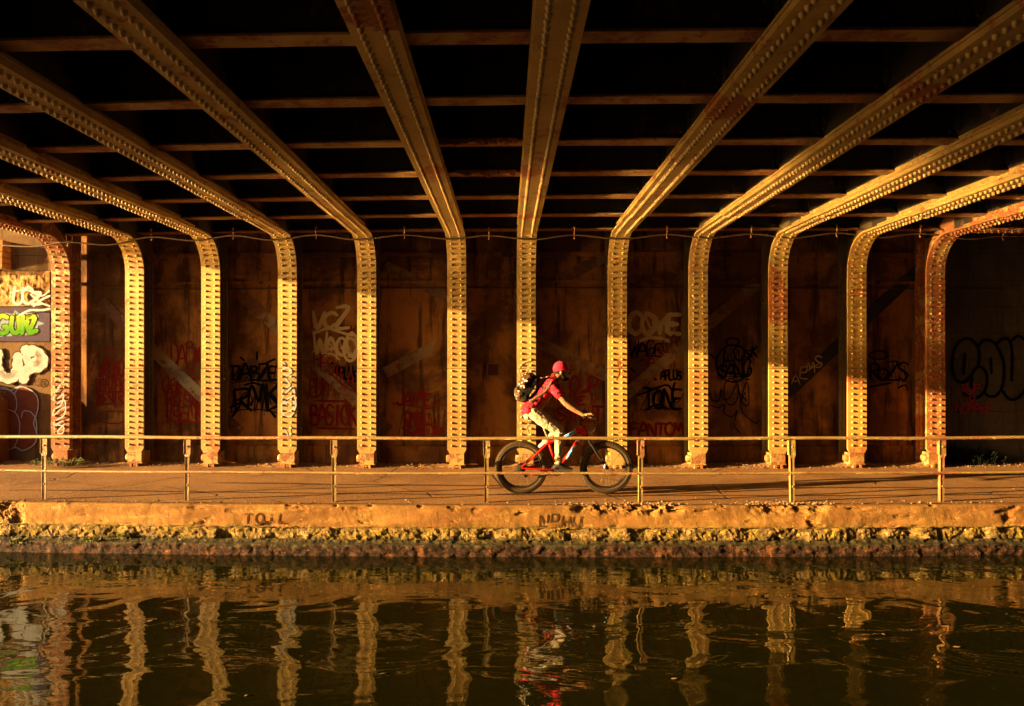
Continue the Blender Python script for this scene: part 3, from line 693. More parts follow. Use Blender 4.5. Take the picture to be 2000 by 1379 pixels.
# ------------------------------------------------------------------ girders overhead
Y1=-RK-.001; Y0=-14.9                              # local, from the knee towards the near bank
mb=MB()
mb.box(-W2,W2,Y0,Y1,ZG,ZG+.030); mb.box(-W2-.012,W2+.012,Y0,Y1-.5,ZG+.031,ZG+.052); mb.box(-W2+.001,W2-.001,Y0,-1.95,ZG-.014,ZG-.0005)
y=Y1-.04; k=0
while y>Y0+6.0 or (y>Y0+4.0):
    zz=ZG if y>-1.95 else ZG-.014
    for x in (-.077,.077): mb.dome((x+random.uniform(-.002,.002),y,zz),(0,0,-1),.024,.036)
    y-=SP if abs(y+1.95)>.06 else SP*.6
gf=mb
mb=MB(); mb.box(-.01,.01,Y0,.33,ZG+.053,4.58); gw=mb
mb=MB()
for s_ in (-1,1):
    x0,x1=sorted((s_*.0105,s_*.024)); mb.box(x0,x1,Y0,Y1-.5,ZG+.055,ZG+.165)
    x0,x1=sorted((s_*.024,s_*.125)); mb.box(x0,x1,Y0,Y1-.5,ZG+.0535,ZG+.067)
    y=Y1-.6
    while y>Y0+5: mb.dome((s_*.024,y,ZG+.12),(s_,0,0),.016,.014); y-=.125
ga=mb
pg=[gf.build('bottom_flange',M['girder']),gw.build('web_plate',M['shade_black']),ga.build('flange_angle',M['girder'])]
glabel=['rusty outermost overhead girder at the left edge','second overhead girder from the left, reaching the left edge lowest but one','overhead girder ending on the column left of the RMK graffiti','overhead girder ending on the column with the tall white scrawl','overhead girder ending on the column right of BASICK, running to the top left','overhead girder ending on the column left of the plaque','nearly vertical overhead girder above the cyclist\'s backpack','overhead girder above the front wheel, rust-burned along its left edge','overhead girder ending on the column right of COYE','overhead girder ending on the rust-streaked column','brightly lit overhead girder next to the rusty right-hand one','orange rusty overhead girder at the right end']
for i,x in enumerate(COLX):
    root=empty('overhead_girder',(x,DC+yo(x),0)); tag(root,glabel[i],'girder','riveted girders under the bridge','thing')
    for o in pg:
        c=o if i==0 else o.copy()
        if i: COL.objects.link(c)
        c.parent=root
    if i in (0,11): gr=gr+[(root,)] if i else [(root,)]
for (r_,) in gr: override(r_,M['rusty'],('bottom_flange','flange_angle'))

# ------------------------------------------------------------------ cross beams
rows=[1/(.00157+.0003745*k) for k in range(7)]       # picture offset of each row
rowy=[F*2.235/o for o in rows]
blabel=['nearest cross beam at the top of the view','second cross beam from the top of the view','third cross beam from the top, with rust flakes above the plaque','fourth cross beam from the top, with a ragged rusted flange near the middle','third cross beam from the abutment wall','second cross beam from the abutment wall','last cross beam, right above the sagging cable']
ZB=3.980; XA,XB=COLX[0]-.1,COLX[-1]+.15
def yB(y): return lambda x: yb(max(-9,min(9,x)))*min(1,y/9+.25)
for k,y in enumerate(rowy):
    fn=yB(y)
    root=empty('cross_beam',(0,y,ZB)); tag(root,blabel[k],'beam','cross beams under the bridge deck','thing')
    def piece(name,mb): adopt(mb.warp(fn).build(name,M['beam'] if name=='bottom_flange' else M['shade_black']),root)
    mb=MB(); mb.box(XA,XB,y-.095,y+.095,ZB,ZB+.018,160)
    for v in mb.v: v.z+=.0045*noise.noise(Vector((v.x*1.6,k*3,v.y*4))); v.y+=.004*noise.noise(Vector((v.x*4,k*5,1)))
    piece('bottom_flange',mb)
    mb=MB(); mb.box(XA,XB,y-.02,y-.0085,ZB+.019,ZB+.11,60); mb.box(XA,XB,y-.09,y-.02,ZB+.019,ZB+.031,60)
    x=XA+.05
    while x<XB: mb.dome((x,y-.02,ZB+.072),(0,-1,0),.017,.016); x+=.15
    piece('flange_angle',mb)
    mb=MB(); mb.box(XA,XB,y-.008,y+.008,ZB+.0185,4.58,60)
    for cx in COLX:
        for s_ in (-1,1):
            xa=cx+s_*.012
            x0,x1=sorted((xa,xa+s_*.11)); mb.box(x0,x1,y-.035,y-.0215,ZB+.125,4.4); 
            x0,x1=sorted((xa+s_*.002,xa+s_*.016)); mb.box(x0,x1,y-.13,y-.036,ZB+.115,4.4)
            for z in (4.08,4.2,4.32):
                mb.dome((xa+s_*.07,y-.035,z),(0,-1,0),.017,.016); mb.dome((xa+s_*.016,y-.09,z),(s_,0,0),.017,.016)
    piece('web_plate',mb)
# scaled, ragged flange edges on two beams
    if k in (2,3):
        mb=MB(); rn=random.Random(50+k); xa_,xb_=(-.85,.10) if k==2 else (-.62,.10); n_=46; vs=[];fs=[]
        for i in range(n_+1):
            x=xa_+(xb_-xa_)*i/n_; e=min(1,i/12); h_=e*max(.003,.030+.055*noise.noise(Vector((x*7,k,0)))+.02*noise.noise(Vector((x*31,k,3))))
            vs += [(x,y-.101-.010*rn.random(),ZB+.030),(x,y-.104-.018*rn.random()*e,ZB+.006),(x,y-.098-.022*rn.random()*e,ZB-h_)]
        for i in range(n_):
            for j in (0,1): a_=3*i+j; fs.append((a_,a_+1,a_+4,a_+3))
        mb.add(vs,fs); o_=mb.warp(fn).build('rust_scale',M['scale'],fix=False); adopt(o_,root); m_=o_.modifiers.new('th','SOLIDIFY'); m_.thickness=.006
mb=MB(); mb.box(-8.1,24,-3.0,14.0,4.59,4.95)  # deck and opposite abutment extended right, out of view, to hold back skylight
tag(mb.build('bridge_deck',M['deck']),'black underside of the bridge deck above the girders','bridge deck')
mb=MB(); mb.box(COLX[0]-.2,24,-2.6,-2.0,-.5,4.58)
tag(mb.build('opposite_abutment',M['deck']),'dark abutment wall on the viewer\'s side of the canal','wall')

# bearing beam on the right wing
bx0=COLX[-1]+.35; root=empty('bearing_beam',(bx0+1,12.5,3.85)); tag(root,'short rusty riveted beam resting on the right wall above the last column','beam')
mb=MB(); mb.box(bx0,10,12.15,12.45,3.88,3.91); mb.box(bx0,10,12.30,12.32,3.911,4.4);
x=bx0+.05
while x<9.5: mb.dome((x,12.29,3.99),(0,-1,0),.02,.02); mb.dome((x,12.22,3.88),(0,0,-1),.02,.02); mb.dome((x,12.38,3.88),(0,0,-1),.02,.02); x+=.11
adopt(mb.build('riveted_flange',M['rusty']),root)

# ------------------------------------------------------------------ sagging cable with its hooks
hooks=[130,295,455,617,790,955,1122,1303,1468,1635,1798,1960]
nodes=[(-30,478)]
pts=[]
seq=[(-60,474),(60,482),(130,473),(215,478),(295,463),(380,470),(455,460),(535,469),(617,459),(700,468),(790,459),(880,467),(955,460),(1040,468),(1122,459),(1215,467),(1303,458),(1385,465),(1468,457),(1550,465),(1635,455),(1718,464),(1798,456),(1890,467),(1960,461),(2060,464)]
L=smooth_line(seq,6)
root=empty('sagging_cable',wp(955,460,12.42)); tag(root,'sagging cable strung along the tops of the columns','cable')
mb=MB(); mb.tube([wp(x,y,12.42) for x,y in L],.014,8); adopt(mb.build('cable',M['cable']),root)
hk=None
for i,x in enumerate(hooks):
    y=[p[1] for p in seq if p[0]==x]; y=y[0] if y else 460
    a=wp(x,y+3,12.405); b=wp(x,y-14,12.405)
    if hk is None:
        mb=MB(); mb.tube([(0,-.012,-.03),(0,.02,-.035),(0,.035,0),(0,.012,.03),(0,0,.07),(0,.0,.13),(0,-.02,.145),(0,-.03,.12)],.007,6)
        mb.lathe([(0,-.02),(.02,-.02),(.02,.0),(0,.0)],8,None,(0,.0,.16)); hk=mb.build('hook',M['rusty']); c=hk
    else: c=hk.copy(); COL.objects.link(c)
    c.location=a; adopt(c,root)

# ------------------------------------------------------------------ railing
root=empty('towpath_railing',(0,DR,0)); tag(root,'long low steel railing with two rails along the canal edge','railing')
def X(px): return wp(px,900,DR).x
xs_=[-9+.5*i for i in range(37)]
mb=MB(); mb.tube([(x,DR+yo(x),.812+.004*math.sin(x*2.1)) for x in xs_],.0215,10); adopt(mb.build('top_rail',M['rail']),root)
mb=MB(); mb.tube([(x,DR+yo(x),.372+.004*math.sin(x*1.7+1)) for x in xs_],.0165,8); adopt(mb.build('bottom_rail',M['rail']),root)
post=None
for i,px in enumerate([85,365,653,950,1252,1549,1841]):
    x=X(px)
    if post is None:
        mb=MB(); mb.box(-.024,.024,.024,.036,-.03,.79); mb.box(-.030,-.0245,.018,.072,-.03,.79)
        mb.box(-.040,.040,.018,.0235,.60,.785); mb.box(-.046,-.0405,.012,.07,.60,.785)
        mb.prism([(-.040,.60),(.040,.60),(.028,.565),(-.030,.565)],(.018,.0235))
        for z in (.70,.36,.2): mb.dome((0,.016 if z>.6 else .024,z),(0,-1,0),.012,.01)
        post=mb.build('post',M['rail']); c=post
    else: c=post.copy(); COL.objects.link(c)
    c.location=(x,DR+yo(x)-.02,0); c.rotation_euler=(0,R([0,.4,-.3,.5,.2,-.8,.3][i]),0); adopt(c,root)

# ------------------------------------------------------------------ leaves afloat
rnd=random.Random(21); lf=None
for (px,py) in ((293,1214),(747,1317),(1160,1225),(1725,1240),(1650,1198),(1316,1327),(1966,1200),(480,1360),(868,1188),(1868,1265)):
    d=F*(H-ZW)/(py-HZ)
    if lf is None:
        mb=MB(); mb.add([(-.03,0,.001),(-.01,.014,.005),(.015,.011,.003),(.034,0,.008),(.012,-.012,.004),(-.014,-.011,.002)],[(0,1,2,3,4,5)]); lf=mb.build('floating_leaf',plain('dry_leaf',(.16,.10,.05),.7),fix=False); c=lf
    else: c=lf.copy(); COL.objects.link(c)
    c.location=((px-CX)/F*d,d,ZW+.004); c.rotation_euler=(0,0,rnd.uniform(0,6)); c.scale=(rnd.uniform(.6,1.1),)*3
    tag(c,'tiny pale dry leaf floating alone on the dark canal water','leaf','leaves floating on the canal','thing')
# ------------------------------------------------------------------ weeds
def clump(name,px,py,d,n,hgt,spread,mat,label,seed,lift=0,cat='weed'):
    rnd=random.Random(seed); mb=MB(); o=wp(px,py,d); o.z=max(o.z,0.0) if lift==0 else o.z
    for i in range(n):
        a=rnd.uniform(0,2*PI); r=spread*rnd.random()**.6; b=o+Vector((r*math.cos(a),r*.45*math.sin(a),0))
        hh=hgt*rnd.uniform(.4,1)*(1-.5*r/spread); lean=Vector((math.cos(a),.5*math.sin(a),0))*hh*rnd.uniform(.1,.7)
        tip=b+lean+Vector((0,0,hh)); mb.tube([b,b+lean*.3+Vector((0,0,hh*.55)),tip],[.004,.003,.0015],4)
        for k in range(7):
            t=rnd.uniform(.25,1.0); c=b+(tip-b)*t; w=rnd.uniform(.010,.020); l=rnd.uniform(.03,.06)
            an=rnd.uniform(0,2*PI); dv=Vector((math.cos(an),math.sin(an),rnd.uniform(-.2,.8))).normalized(); sd=dv.cross(Vector((0,0,1))).normalized()
            mb.add([c,c+dv*l*.5+sd*w,c+dv*l,c+dv*l*.5-sd*w],[(0,1,2,3)])
    o2=mb.build(name,mat,fix=False); return tag(o2,label,cat)
clump('weed_tuft',112,909,12.55,70,.20,.42,M['leaf'],'sunlit green weeds at the foot of the rusty left column',5)
clump('ivy_bush',1905,905,13.08,170,.34,.55,M['leaf_shade'],'shade-darkened leafy bush against the wall at the right end',6,cat='bush')
clump('weed_tuft',1872,903,13.05,70,.48,.22,M['leaf_shade'],'taller shade-darkened weeds just right of the rusty end column',8)
clump('weed_sprig',35,1062,DE-.05,9,.10,.12,M['leaf'],'bright green sprig low on the canal wall at the far left',9,1)
clump('weed_sprig',238,1052,DE-.03,9,.09,.08,M['leaf'],'green sprig on the canal wall left of the TOiL writing',10,1)
clump('weed_sprig',175,1058,DE-.03,9,.07,.14,M['leaf'],'low moss-like sprig on the canal wall near the second railing post',12,1)
# litter
def litter(px,py,d,s,label,seed):
    rnd=random.Random(seed); mb=MB(); o=wp(px,py,d); o.z=max(.03,o.z)
    n=5; vs=[o+Vector((s*(i/4-.5)*2,s*.5*(j/4-.5)*2,.35*s*rnd.random())) for i in range(5) for j in range(5)]
    mb.add(vs,[(i*5+j,i*5+5+j,i*5+6+j,i*5+j+1) for i in range(4) for j in range(4)])
    tag(mb.build('paper_scrap',PT['white'],fix=False),label,'litter')
litter(1455,909,12.65,.045,'crumpled white paper scrap on the gravel between two columns',1)
litter(1424,910,12.7,.022,'small pale scrap beside the larger paper scrap',2)

# ------------------------------------------------------------------ bicycle
def B(px,py,dy=0.): return wp(px,py,DB+dy,False)
def G(x,z,dy=0.): return Vector((x,DB+dy,z))
XR,XF,ZA,RW=.193,1.339,.360,.354
red=plain('red_frame_paint',(.33,.012,.008),.4,var=.15); blk=plain('black_alloy',(.014,.012,.011),.4,var=.3); rub=plain('tyre_rubber',(.052,.032,.016),.85,var=.5,scale=60,bump=.002)
dec_w=plain('white_decal',(.45,.55,.75),.4); dec_b=plain('blue_decal',(.05,.35,.75),.4); alloy=plain('bare_alloy',(.20,.16,.11),.5,.2,scale=40)
bike=empty('bicycle',(.77,DB,0)); tag(bike,'red fat-tyred mountain bike ridden along the towpath behind the railing','bicycle')
mb=MB()
BBp,SC,HT,HB=G(.676,.335),G(.560,.715),G(1.000,.925),G(1.068,.80)
mb.tube([BBp,SC,G(.545,.765)],.0185,12); mb.tube([G(.57,.69),G(.80,.775),G(1.0,.885)],[.020,.024,.030],12); mb.tube([BBp,G(.86,.56),G(1.045,.835)],[.027,.029,.036],12); mb.tube([HT,HB],.037,14)
mb.tube([G(.93,.845),G(1.02,.86)],.045,12)
for s_ in (-1,1):
    mb.tube([G(.57,.70,s_*.03),G(.52,.665,s_*.075),G(.35,.50,s_*.085),G(XR,ZA+.01,s_*.085)],[.014,.014,.0125,.012],8)
    mb.tube([G(.66,.335,s_*.04),G(.56,.335,s_*.08),G(.40,.345,s_*.085),G(XR,ZA,s_*.085)],[.016,.015,.012,.012],8)
mb.tube([BBp-Vector((0,.05,0)),BBp+Vector((0,.05,0))],.026,12)
frame=adopt(mb.build('frame',red),bike)
for pts_,r_ in (([G(.80,.475,-.008),G(.93,.665,-.009)],.0235),([G(.955,.705,-.010),G(.99,.755,-.011)],.0265)):
    mb=MB(); mb.tube(pts_,r_,10); adopt(mb.build('decal',dec_w),bike)

for pts_,r_ in (([G(.835,.525,-.010),G(.865,.57,-.0105)],.0238),([G(.885,.598,-.010),G(.90,.62,-.0105)],.0242),([G(.78,.768,-.007),G(.93,.848,-.010)],.0215)):
    mb=MB(); mb.tube(pts_,r_,10); adopt(mb.build('decal',dec_b),bike)

# fork, stem, bar
mb=MB(); mb.tube([G(1.07,.80),G(1.085,.76)],.03,10); mb.tube([G(1.088,.755,-.085),G(1.088,.755,.085)],.022,8)
for s_ in (-1,1): mb.tube([G(1.085,.765,s_*.078),G(1.14,.665,s_*.082),G(1.24,.50,s_*.082),G(XF,ZA,s_*.08)],[.02,.019,.016,.015],10)
adopt(mb.build('fork',blk),bike)
mb=MB(); mb.tube([G(1.0,.925),G(.985,.96),G(.995,.985)],[.02,.019,.017],10); mb.tube([G(.99,.985),G(1.085,1.055)],[.019,.018],10); adopt(mb.build('stem',blk),bike)
BX,BZ=1.10,1.068
mb=MB(); mb.tube([G(BX-.02,BZ+.005,-.36),G(BX-.005,BZ+.002,-.2),G(BX-.01,BZ-.01,0),G(BX-.005,BZ+.002,.2),G(BX-.02,BZ+.005,.36)],.0125,10); hb=adopt(mb.build('handlebar',blk),bike)
for s_ in (-1,1):
    mb=MB(); mb.tube([G(BX-.021,BZ+.005,s_*.365),G(BX-.008,BZ+.003,s_*.235)],.0165,10); adopt(mb.build('grip',blk),hb)
    mb=MB(); mb.tube([G(BX-.005,BZ,s_*.215),G(BX+.03,BZ-.012,s_*.22),G(BX+.055,BZ-.03,s_*.26),G(BX+.05,BZ-.035,s_*.32)],[.012,.009,.006,.005],8); adopt(mb.build('brake_lever',blk),hb)
mb=MB()
mb.tube([G(BX+.03,BZ-.01,-.20),G(BX+.085,BZ-.08,-.15),G(BX+.08,BZ-.19,-.09),G(BX-.0,.80,-.06)],.0020,6); mb.tube([G(BX+.02,BZ,.18),G(BX+.06,BZ-.07,.08),G(BX+.045,BZ-.16,-.02),G(1.06,.86,-.045)],.0020,6)
adopt(mb.build('brake_cable',blk),bike)
mb=MB(); mb.tube([G(.548,.76),G(.478,.94)],.0145,10); adopt(mb.build('seatpost',alloy),bike)
mb=MB(); mb.ball(G(.40,.965),.10,.032,.075); mb.limb(G(.40,.965),G(.56,.955),.045,.022); mb.ball(G(.33,.972),.06,.03,.085)
sd=adopt(mb.build('saddle',plain('saddle_vinyl',(.035,.022,.016),.5)),bike); md=sd.modifiers.new('r','REMESH'); md.mode='VOXEL'; md.voxel_size=.008; md.use_smooth_shade=True
# drivetrain
mb=MB(); ry=Matrix.Rotation(PI/2,3,'X')
mb.lathe([(.03,-.004),(.078,-.004),(.082,0),(.078,.004),(.03,.004)],24,ry,BBp+Vector((0,-.06,0)))
mb.tube([BBp+Vector((0,-.075,0)),BBp+Vector((0,.075,0))],.018,10)
PN=G(.842,.302,-.10)
mb.tube([BBp+Vector((0,-.078,0)),PN],[.016,.012],8); mb.tube([BBp+Vector((0,.078,0)),G(.510,.368,.10)],[.016,.012],8)
cr=adopt(mb.build('crankset',blk),bike)
for (q,s_) in ((PN,-1),(G(.510,.368,.10),1)):
    mb=MB(); mb.box(q.x-.05,q.x+.05,min(q.y,q.y+s_*.10),max(q.y,q.y+s_*.10),q.z-.009,q.z+.009); adopt(mb.build('pedal',blk),cr)
mb=MB()
mb.tube([G(.68,.416,-.062),G(XR,ZA+.045,-.062)],.0045,6); mb.tube([G(.66,.255,-.062),G(.36,.262,-.062),G(.255,.255,-.062)],.0045,6); mb.tube([G(.255,.255,-.062),G(.215,.275,-.062),G(.20,.315,-.062)],.0045,6)
adopt(mb.build('chain',blk),bike)
mb=MB(); mb.limb(G(XR+.01,.31,-.075),G(.25,.25,-.075),.014,.010); mb.lathe([(.004,-.006),(.024,-.004),(.024,.004),(.004,.006)],12,ry,G(.25,.255,-.066)); dr=adopt(mb.build('derailleur',blk),bike)
mb=MB(); mb.limb(G(.33,.258,-.07),G(.365,.268,-.07),.012,.008); adopt(mb.build('tag',red),dr)
shm_=plain('dark_hub',(.016,.013,.010),.9,spec=.05)
def wheel(cx,disc,cass):
    c=G(cx,ZA); root=empty('wheel',c); adopt(root,bike)
    mb=MB(); mb.lathe([(.262,-.040),(.272,-.042),(.276,-.030),(.270,0),(.276,.030),(.272,.042),(.262,.040),(.258,0),(.262,-.040)],56,ry,c)
    rim=mb.build('rim',blk); rim.parent=root; rim.matrix_parent_inverse=Matrix.Translation(-c)
    mb=MB(); mb.torus(c,.307,.0465,72,14,1.05); 
    for i in range(66):
        a=2*PI*i/66
        for j,(b,w) in enumerate(((-.95,.011),(-.35,.014),(.35,.014),(.95,.011))):
            aa=a+(.045 if j%2 else 0); rr=.307+.0465*math.cos(b)
            m4=Matrix.Translation(c)@Matrix.Rotation(-aa,4,'Y')@Matrix.Translation((rr,.0488*math.sin(b),0))@Matrix.Rotation(b,4,'Z')
            mb.box(-.004,.006,-w*.5,w*.5,-.009,.009,1,m4)
    ty=mb.build('tyre',rub); ty.parent=root; ty.matrix_parent_inverse=Matrix.Translation(-c)
    mb=MB()
    for i in range(32):
        a=2*PI*i/32; s_=1 if i%2 else -1; a2=a+(.5 if (i//2)%2 else -.5)
        mb.tube([c+Vector((.026*math.cos(a2),s_*.04,.026*math.sin(a2))),c+Vector((.262*math.cos(a),s_*.006,.262*math.sin(a)))],.0016,4,False)
    sp=mb.build('spokes',alloy); sp.parent=root; sp.matrix_parent_inverse=Matrix.Translation(-c)
    mb=MB(); mb.lathe([(0,-.085),(.012,-.085),(.012,-.05),(.028,-.045),(.028,-.036),(.017,-.03),(.017,.03),(.028,.036),(.028,.045),(.012,.05),(.012,.085),(0,.085)],16,ry,c)
    if cass:
        for k in range(7): mb.lathe([(.02,-.001),(.064-.006*k,-.001),(.064-.006*k,.001),(.02,.001)],24,ry,c+Vector((0,-.050-.004*k+.0,0)))
    if disc: mb.lathe([(.05,-.001),(.08,-.001),(.08,.001),(.05,.001)],28,ry,c+Vector((0,.055,0)))
    hu=mb.build('hub',shm_); hu.parent=root; hu.matrix_parent_inverse=Matrix.Translation(-c)
wheel(XR,False,True); wheel(XF,False,False)
mb=MB(); mb.limb(G(XF-.03,ZA+.045,-.102),G(XF-.035,ZA+.01,-.102),.012,.010); adopt(mb.build('axle_lever',dec_w),bike)

# ------------------------------------------------------------------ the rider
skin=NT('skin'); f=skin.noise(skin.pos(),40,3); skin=skin.out(skin.mix(skin.ramp(f,.4,.6),(.20,.085,.036),(.15,.062,.026)),.5,0,.35)
def mesh_mods(o,vox,sm=4,disp=None):
    m_=o.modifiers.new('union','REMESH'); m_.mode='VOXEL'; m_.voxel_size=vox; m_.use_smooth_shade=True
    m_=o.modifiers.new('soften','SMOOTH'); m_.iterations=sm; m_.factor=.5
    if disp:
        tx=bpy.data.textures.new(o.name+'_folds','CLOUDS'); tx.noise_scale=disp[1]; tx.noise_depth=2
        m_=o.modifiers.new('folds','DISPLACE'); m_.texture=tx; m_.strength=disp[0]; m_.mid_level=.5; m_.texture_coords='LOCAL'
    return o
def chain(mb,pts):                           # pts: (px,py,dy,r)
    for a,b in zip(pts,pts[1:]): mb.limb(B(*a[:3]),B(*b[:3]),a[3],b[3])
NA=[(1078,752,-.165,.055),(1092,771,-.21,.046),(1104,787,-.235,.040),(1113,794,-.245,.043),(1127,803,-.262,.034),(1139.5,810.5,-.285,.026)]
FA=[(1080,750,.165,.055),(1096,770,.21,.046),(1112,787,.24,.040),(1120,793,.25,.042),(1131,800,.265,.033),(1140,806,.285,.026)]
mb=MB()
hc=B(1096.5,721)
rotY=Matrix.Rotation(R(-6),3,'Y')
mb.ball(hc,.095,.098,.076,20,14,rotY)                         # skull
mb.ball(B(1101,730),.066,.078,.062,16,12,rotY)                # face
mb.ball(B(1104.5,739.5),.036,.026,.040,14,10)                 # chin
mb.limb(B(1111.5,725.5),B(1114.2,730.5),.010,.016); mb.ball(B(1112.4,731),.013,.010,.020,10,8)   # nose
mb.ball(B(1110.6,736.0),.014,.007,.026,12,8); mb.ball(B(1110.0,738.0),.013,.008,.022,12,8)     # lips
mb.limb(B(1110,722.5,-.045),B(1110.8,722.5,.045),.012,.012)   # brow
for s_ in (-1,1):
    mb.ball(B(1096,728.0,s_*.074),.020,.032,.011,12,8,Matrix.Rotation(R(12),3,'Y'))
    mb.ball(B(1106.5,730,s_*.045),.026,.02,.018,10,8)
mb.limb(B(1092,733),B(1079,748),.058,.066)                    # neck
for t in range(7):                                            # trunk
    k=t/6; px=1077+(1040-1077)*k; py=752+(803-752)*k
    mb.ball(B(px,py),.100,.100,.165-.045*math.sin(k*PI*.9)+.0*k,16,10)
mb.limb(B(1079,751,-.15),B(1079,750,.15),.06,.06)
chain(mb,NA); chain(mb,FA)
NL=[(1042,806,-.085,.098),(1066,825,-.115,.080),(1090,842,-.125,.058),(1091,862,-.125,.054),(1091,902,-.125,.036)]
FL=[(1044,806,.085,.095),(1070,822,.115,.074),(1094,838,.135,.054),(1083,847,.16,.050),(1064,864,.19,.036)]
chain(mb,[(a,b,c,r-.012) for a,b,c,r in NL]); chain(mb,[(a,b,c,r-.012) for a,b,c,r in FL])
def hand(mb,s_):                             # s_=-1 near, +1 far; grips the bar from above
    y0=s_*.295
    W=G(BX-.075,BZ+.020,y0-s_*.008); K=[G(BX+.004,BZ+.036-.003*abs(k-1),y0+s_*(.033-.022*k)) for k in range(4)]
    for k in range(4): mb.limb(W+Vector((0,s_*(.014-.010*k),0)),K[k],.0165,.0125)
    ln=[.86,.98,1.0,.92]
    for k in range(4):
        p=K[k]; l=ln[k]; q=p+Vector((.026*l,0,-.012)); r=q+Vector((.002,0,-.028*l)); t=r+Vector((-.022*l,0,-.008))
        mb.limb(p,q,.0105,.0095); mb.limb(q,r,.0092,.0085); mb.limb(r,t,.0084,.0070)
    p=W+Vector((.025,-s_*.022,-.012)); q=p+Vector((.030,-s_*.018,-.022)); r=q+Vector((.026,s_*.004,-.012)); 
    mb.limb(p,q,.0145,.0108); mb.limb(q,r,.0105,.0085)
hand(mb,-1); hand(mb,1)
person=mesh_mods(mb.build('person',skin),.0055,3)
tag(person,'cyclist in red cap, patterned red shirt and cream trousers, leaning forward over the handlebar','person')
for s_ in (-1,1):
    mb=MB(); mb.ball(B(1109.6,726.8,s_*.030),.011,.009,.011,10,8); mb.build('eye',plain('eye',(.5,.45,.4),.2),person)
mb=MB(); mb.ball(B(1104,740),.044,.032,.050,14,10); mb.limb(B(1098,732,-.062),B(1104,741,-.035),.018,.022); mb.limb(B(1098,732,.062),B(1104,741,.035),.018,.022); mb.ball(B(1109,740.5),.022,.020,.03,10,8)
mesh_mods(mb.build('beard',plain('beard_hair',(.012,.008,.006),.9,bump=.004,scale=90),person),.006,3)
mb=MB(); mb.ball(B(1094.5,722.5),.094,.088,.079,18,12,rotY); mesh_mods(mb.build('hair',plain('short_hair',(.012,.008,.006),.9,bump=.003,scale=120),person),.006,1)
# cap
mb=MB(); c0=B(1095,720.5); n=28; rows_=10; vs=[];fs=[]
rc=Matrix.Rotation(R(-9),3,'Y')
for i in range(rows_+1):
    a=PI/2*i/rows_
    for k in range(n):
        b=2*PI*k/n; ex=.85
        vs.append(rc@Vector((.1035*math.cos(a)**ex*math.cos(b) if i<rows_ else 0,.089*math.cos(a)**ex*math.sin(b) if i<rows_ else 0,.104*math.sin(a)))+c0)
for i in range(rows_):
    for k in range(n): k2=(k+1)%n; fs.append((i*n+k,i*n+k2,(i+1)*n+k2,(i+1)*n+k))
mb.add(vs,fs,True)
lowr=[rc@Vector((.1035*math.cos(2*PI*k/n),.089*math.sin(2*PI*k/n),-.024-.006*math.cos(2*PI*k/n)))+c0 for k in range(n)]
mb.add(lowr+vs[:n],[(k,(k+1)%n,n+(k+1)%n,n+k) for k in range(n)],True)
mb.ball(c0+rc@Vector((0,0,.104)),.010,.006,.010,8,6)
capm=NT('red_cap_cloth'); f=capm.noise(capm.pos(),60,4); capm.bump(f,.002); capm=capm.out(capm.mix(f,(.36,.016,.036),(.29,.010,.026)),.9,0,.1)
cap=mb.build('cap',capm,person,fix=False); sm_=cap.modifiers.new('th','SOLIDIFY'); sm_.thickness=.003
mb=MB(); vs=[];fs=[]; nn=16
for i in range(nn+1):
    a=-1.15+2.3*i/nn
    for j in range(6):
        t=j/5; x=.090*math.cos(a)+(.012+.078*math.cos(a*.85))*t; y=.083*math.sin(a)*(1-.08*t)
        vs.append(rc@Vector((x,y,-.026-.018*t*t-.25*y*y*(1+t)*1.2))+c0)
for i in range(nn):
    for j in range(5): a=i*6+j; fs.append((a,a+1,a+7,a+6))
mb.add(vs,fs,True); br=mb.build('brim',capm,cap,fix=False); sm_=br.modifiers.new('th','SOLIDIFY'); sm_.thickness=.004
# shirt
sh=NT('patterned_red_shirt'); p=sh.pos(obj=True)
vz=sh.node('ShaderNodeTexVoronoi'); vz.inputs['Scale'].default_value=24; wv=sh.node('ShaderNodeVectorMath',operation='ADD'); nn_=sh.node('ShaderNodeTexNoise'); nn_.inputs['Scale'].default_value=18; sh.link(p,nn_.inputs['Vector'])
sc_=sh.node('ShaderNodeVectorMath',operation='SCALE'); sc_.inputs['Scale'].default_value=.06; sh.link(nn_.outputs['Color'],sc_.inputs[0]); sh.link(p,wv.inputs[0]); sh.link(sc_.outputs[0],wv.inputs[1]); sh.link(wv.outputs[0],vz.inputs['Vector'])
n2_=sh.noise(p,19,3,.6)
msk=sh.math('MULTIPLY',sh.ramp(vz.outputs['Distance'],.50,.56,1,0),sh.ramp(n2_,.44,.48))
c=sh.mix(msk,(.42,.010,.030),(.016,.005,.004)); c=sh.mix(sh.ramp(sh.noise(p,50,2),.62,.66,0,.5),c,(.42,.10,.07))
sh.bump(sh.noise(p,22,4,.6),.012,.6); shirt_m=sh.out(c,.9,0,.1)
mb=MB()
for t in range(9):
    k=t/8; px=1076+(1033-1076)*k; py=751+(801-751)*k
    mb.ball(B(px,py),.112-.006*math.sin(k*PI),.110,.178-.040*math.sin(k*PI*.9)+.008*k,18,12)
mb.limb(B(1079,750,-.155),B(1079,749,.155),.070,.070)
mb.limb(B(1079,746),B(1083,738),.078,.062)
for A_ in (NA,FA): 
    a,b=A_[0],A_[1]; mb.limb(B(*a[:3]),B(b[0]-1.5,b[1]-1,b[2]),.069,.061)
    mb.limb(B(b[0]-3,b[1]-4,b[2]),B(b[0]-1.0,b[1]-.5,b[2]),.064,.064)
mesh_mods(mb.build('shirt',shirt_m,person),.007,3,(.022,.05))
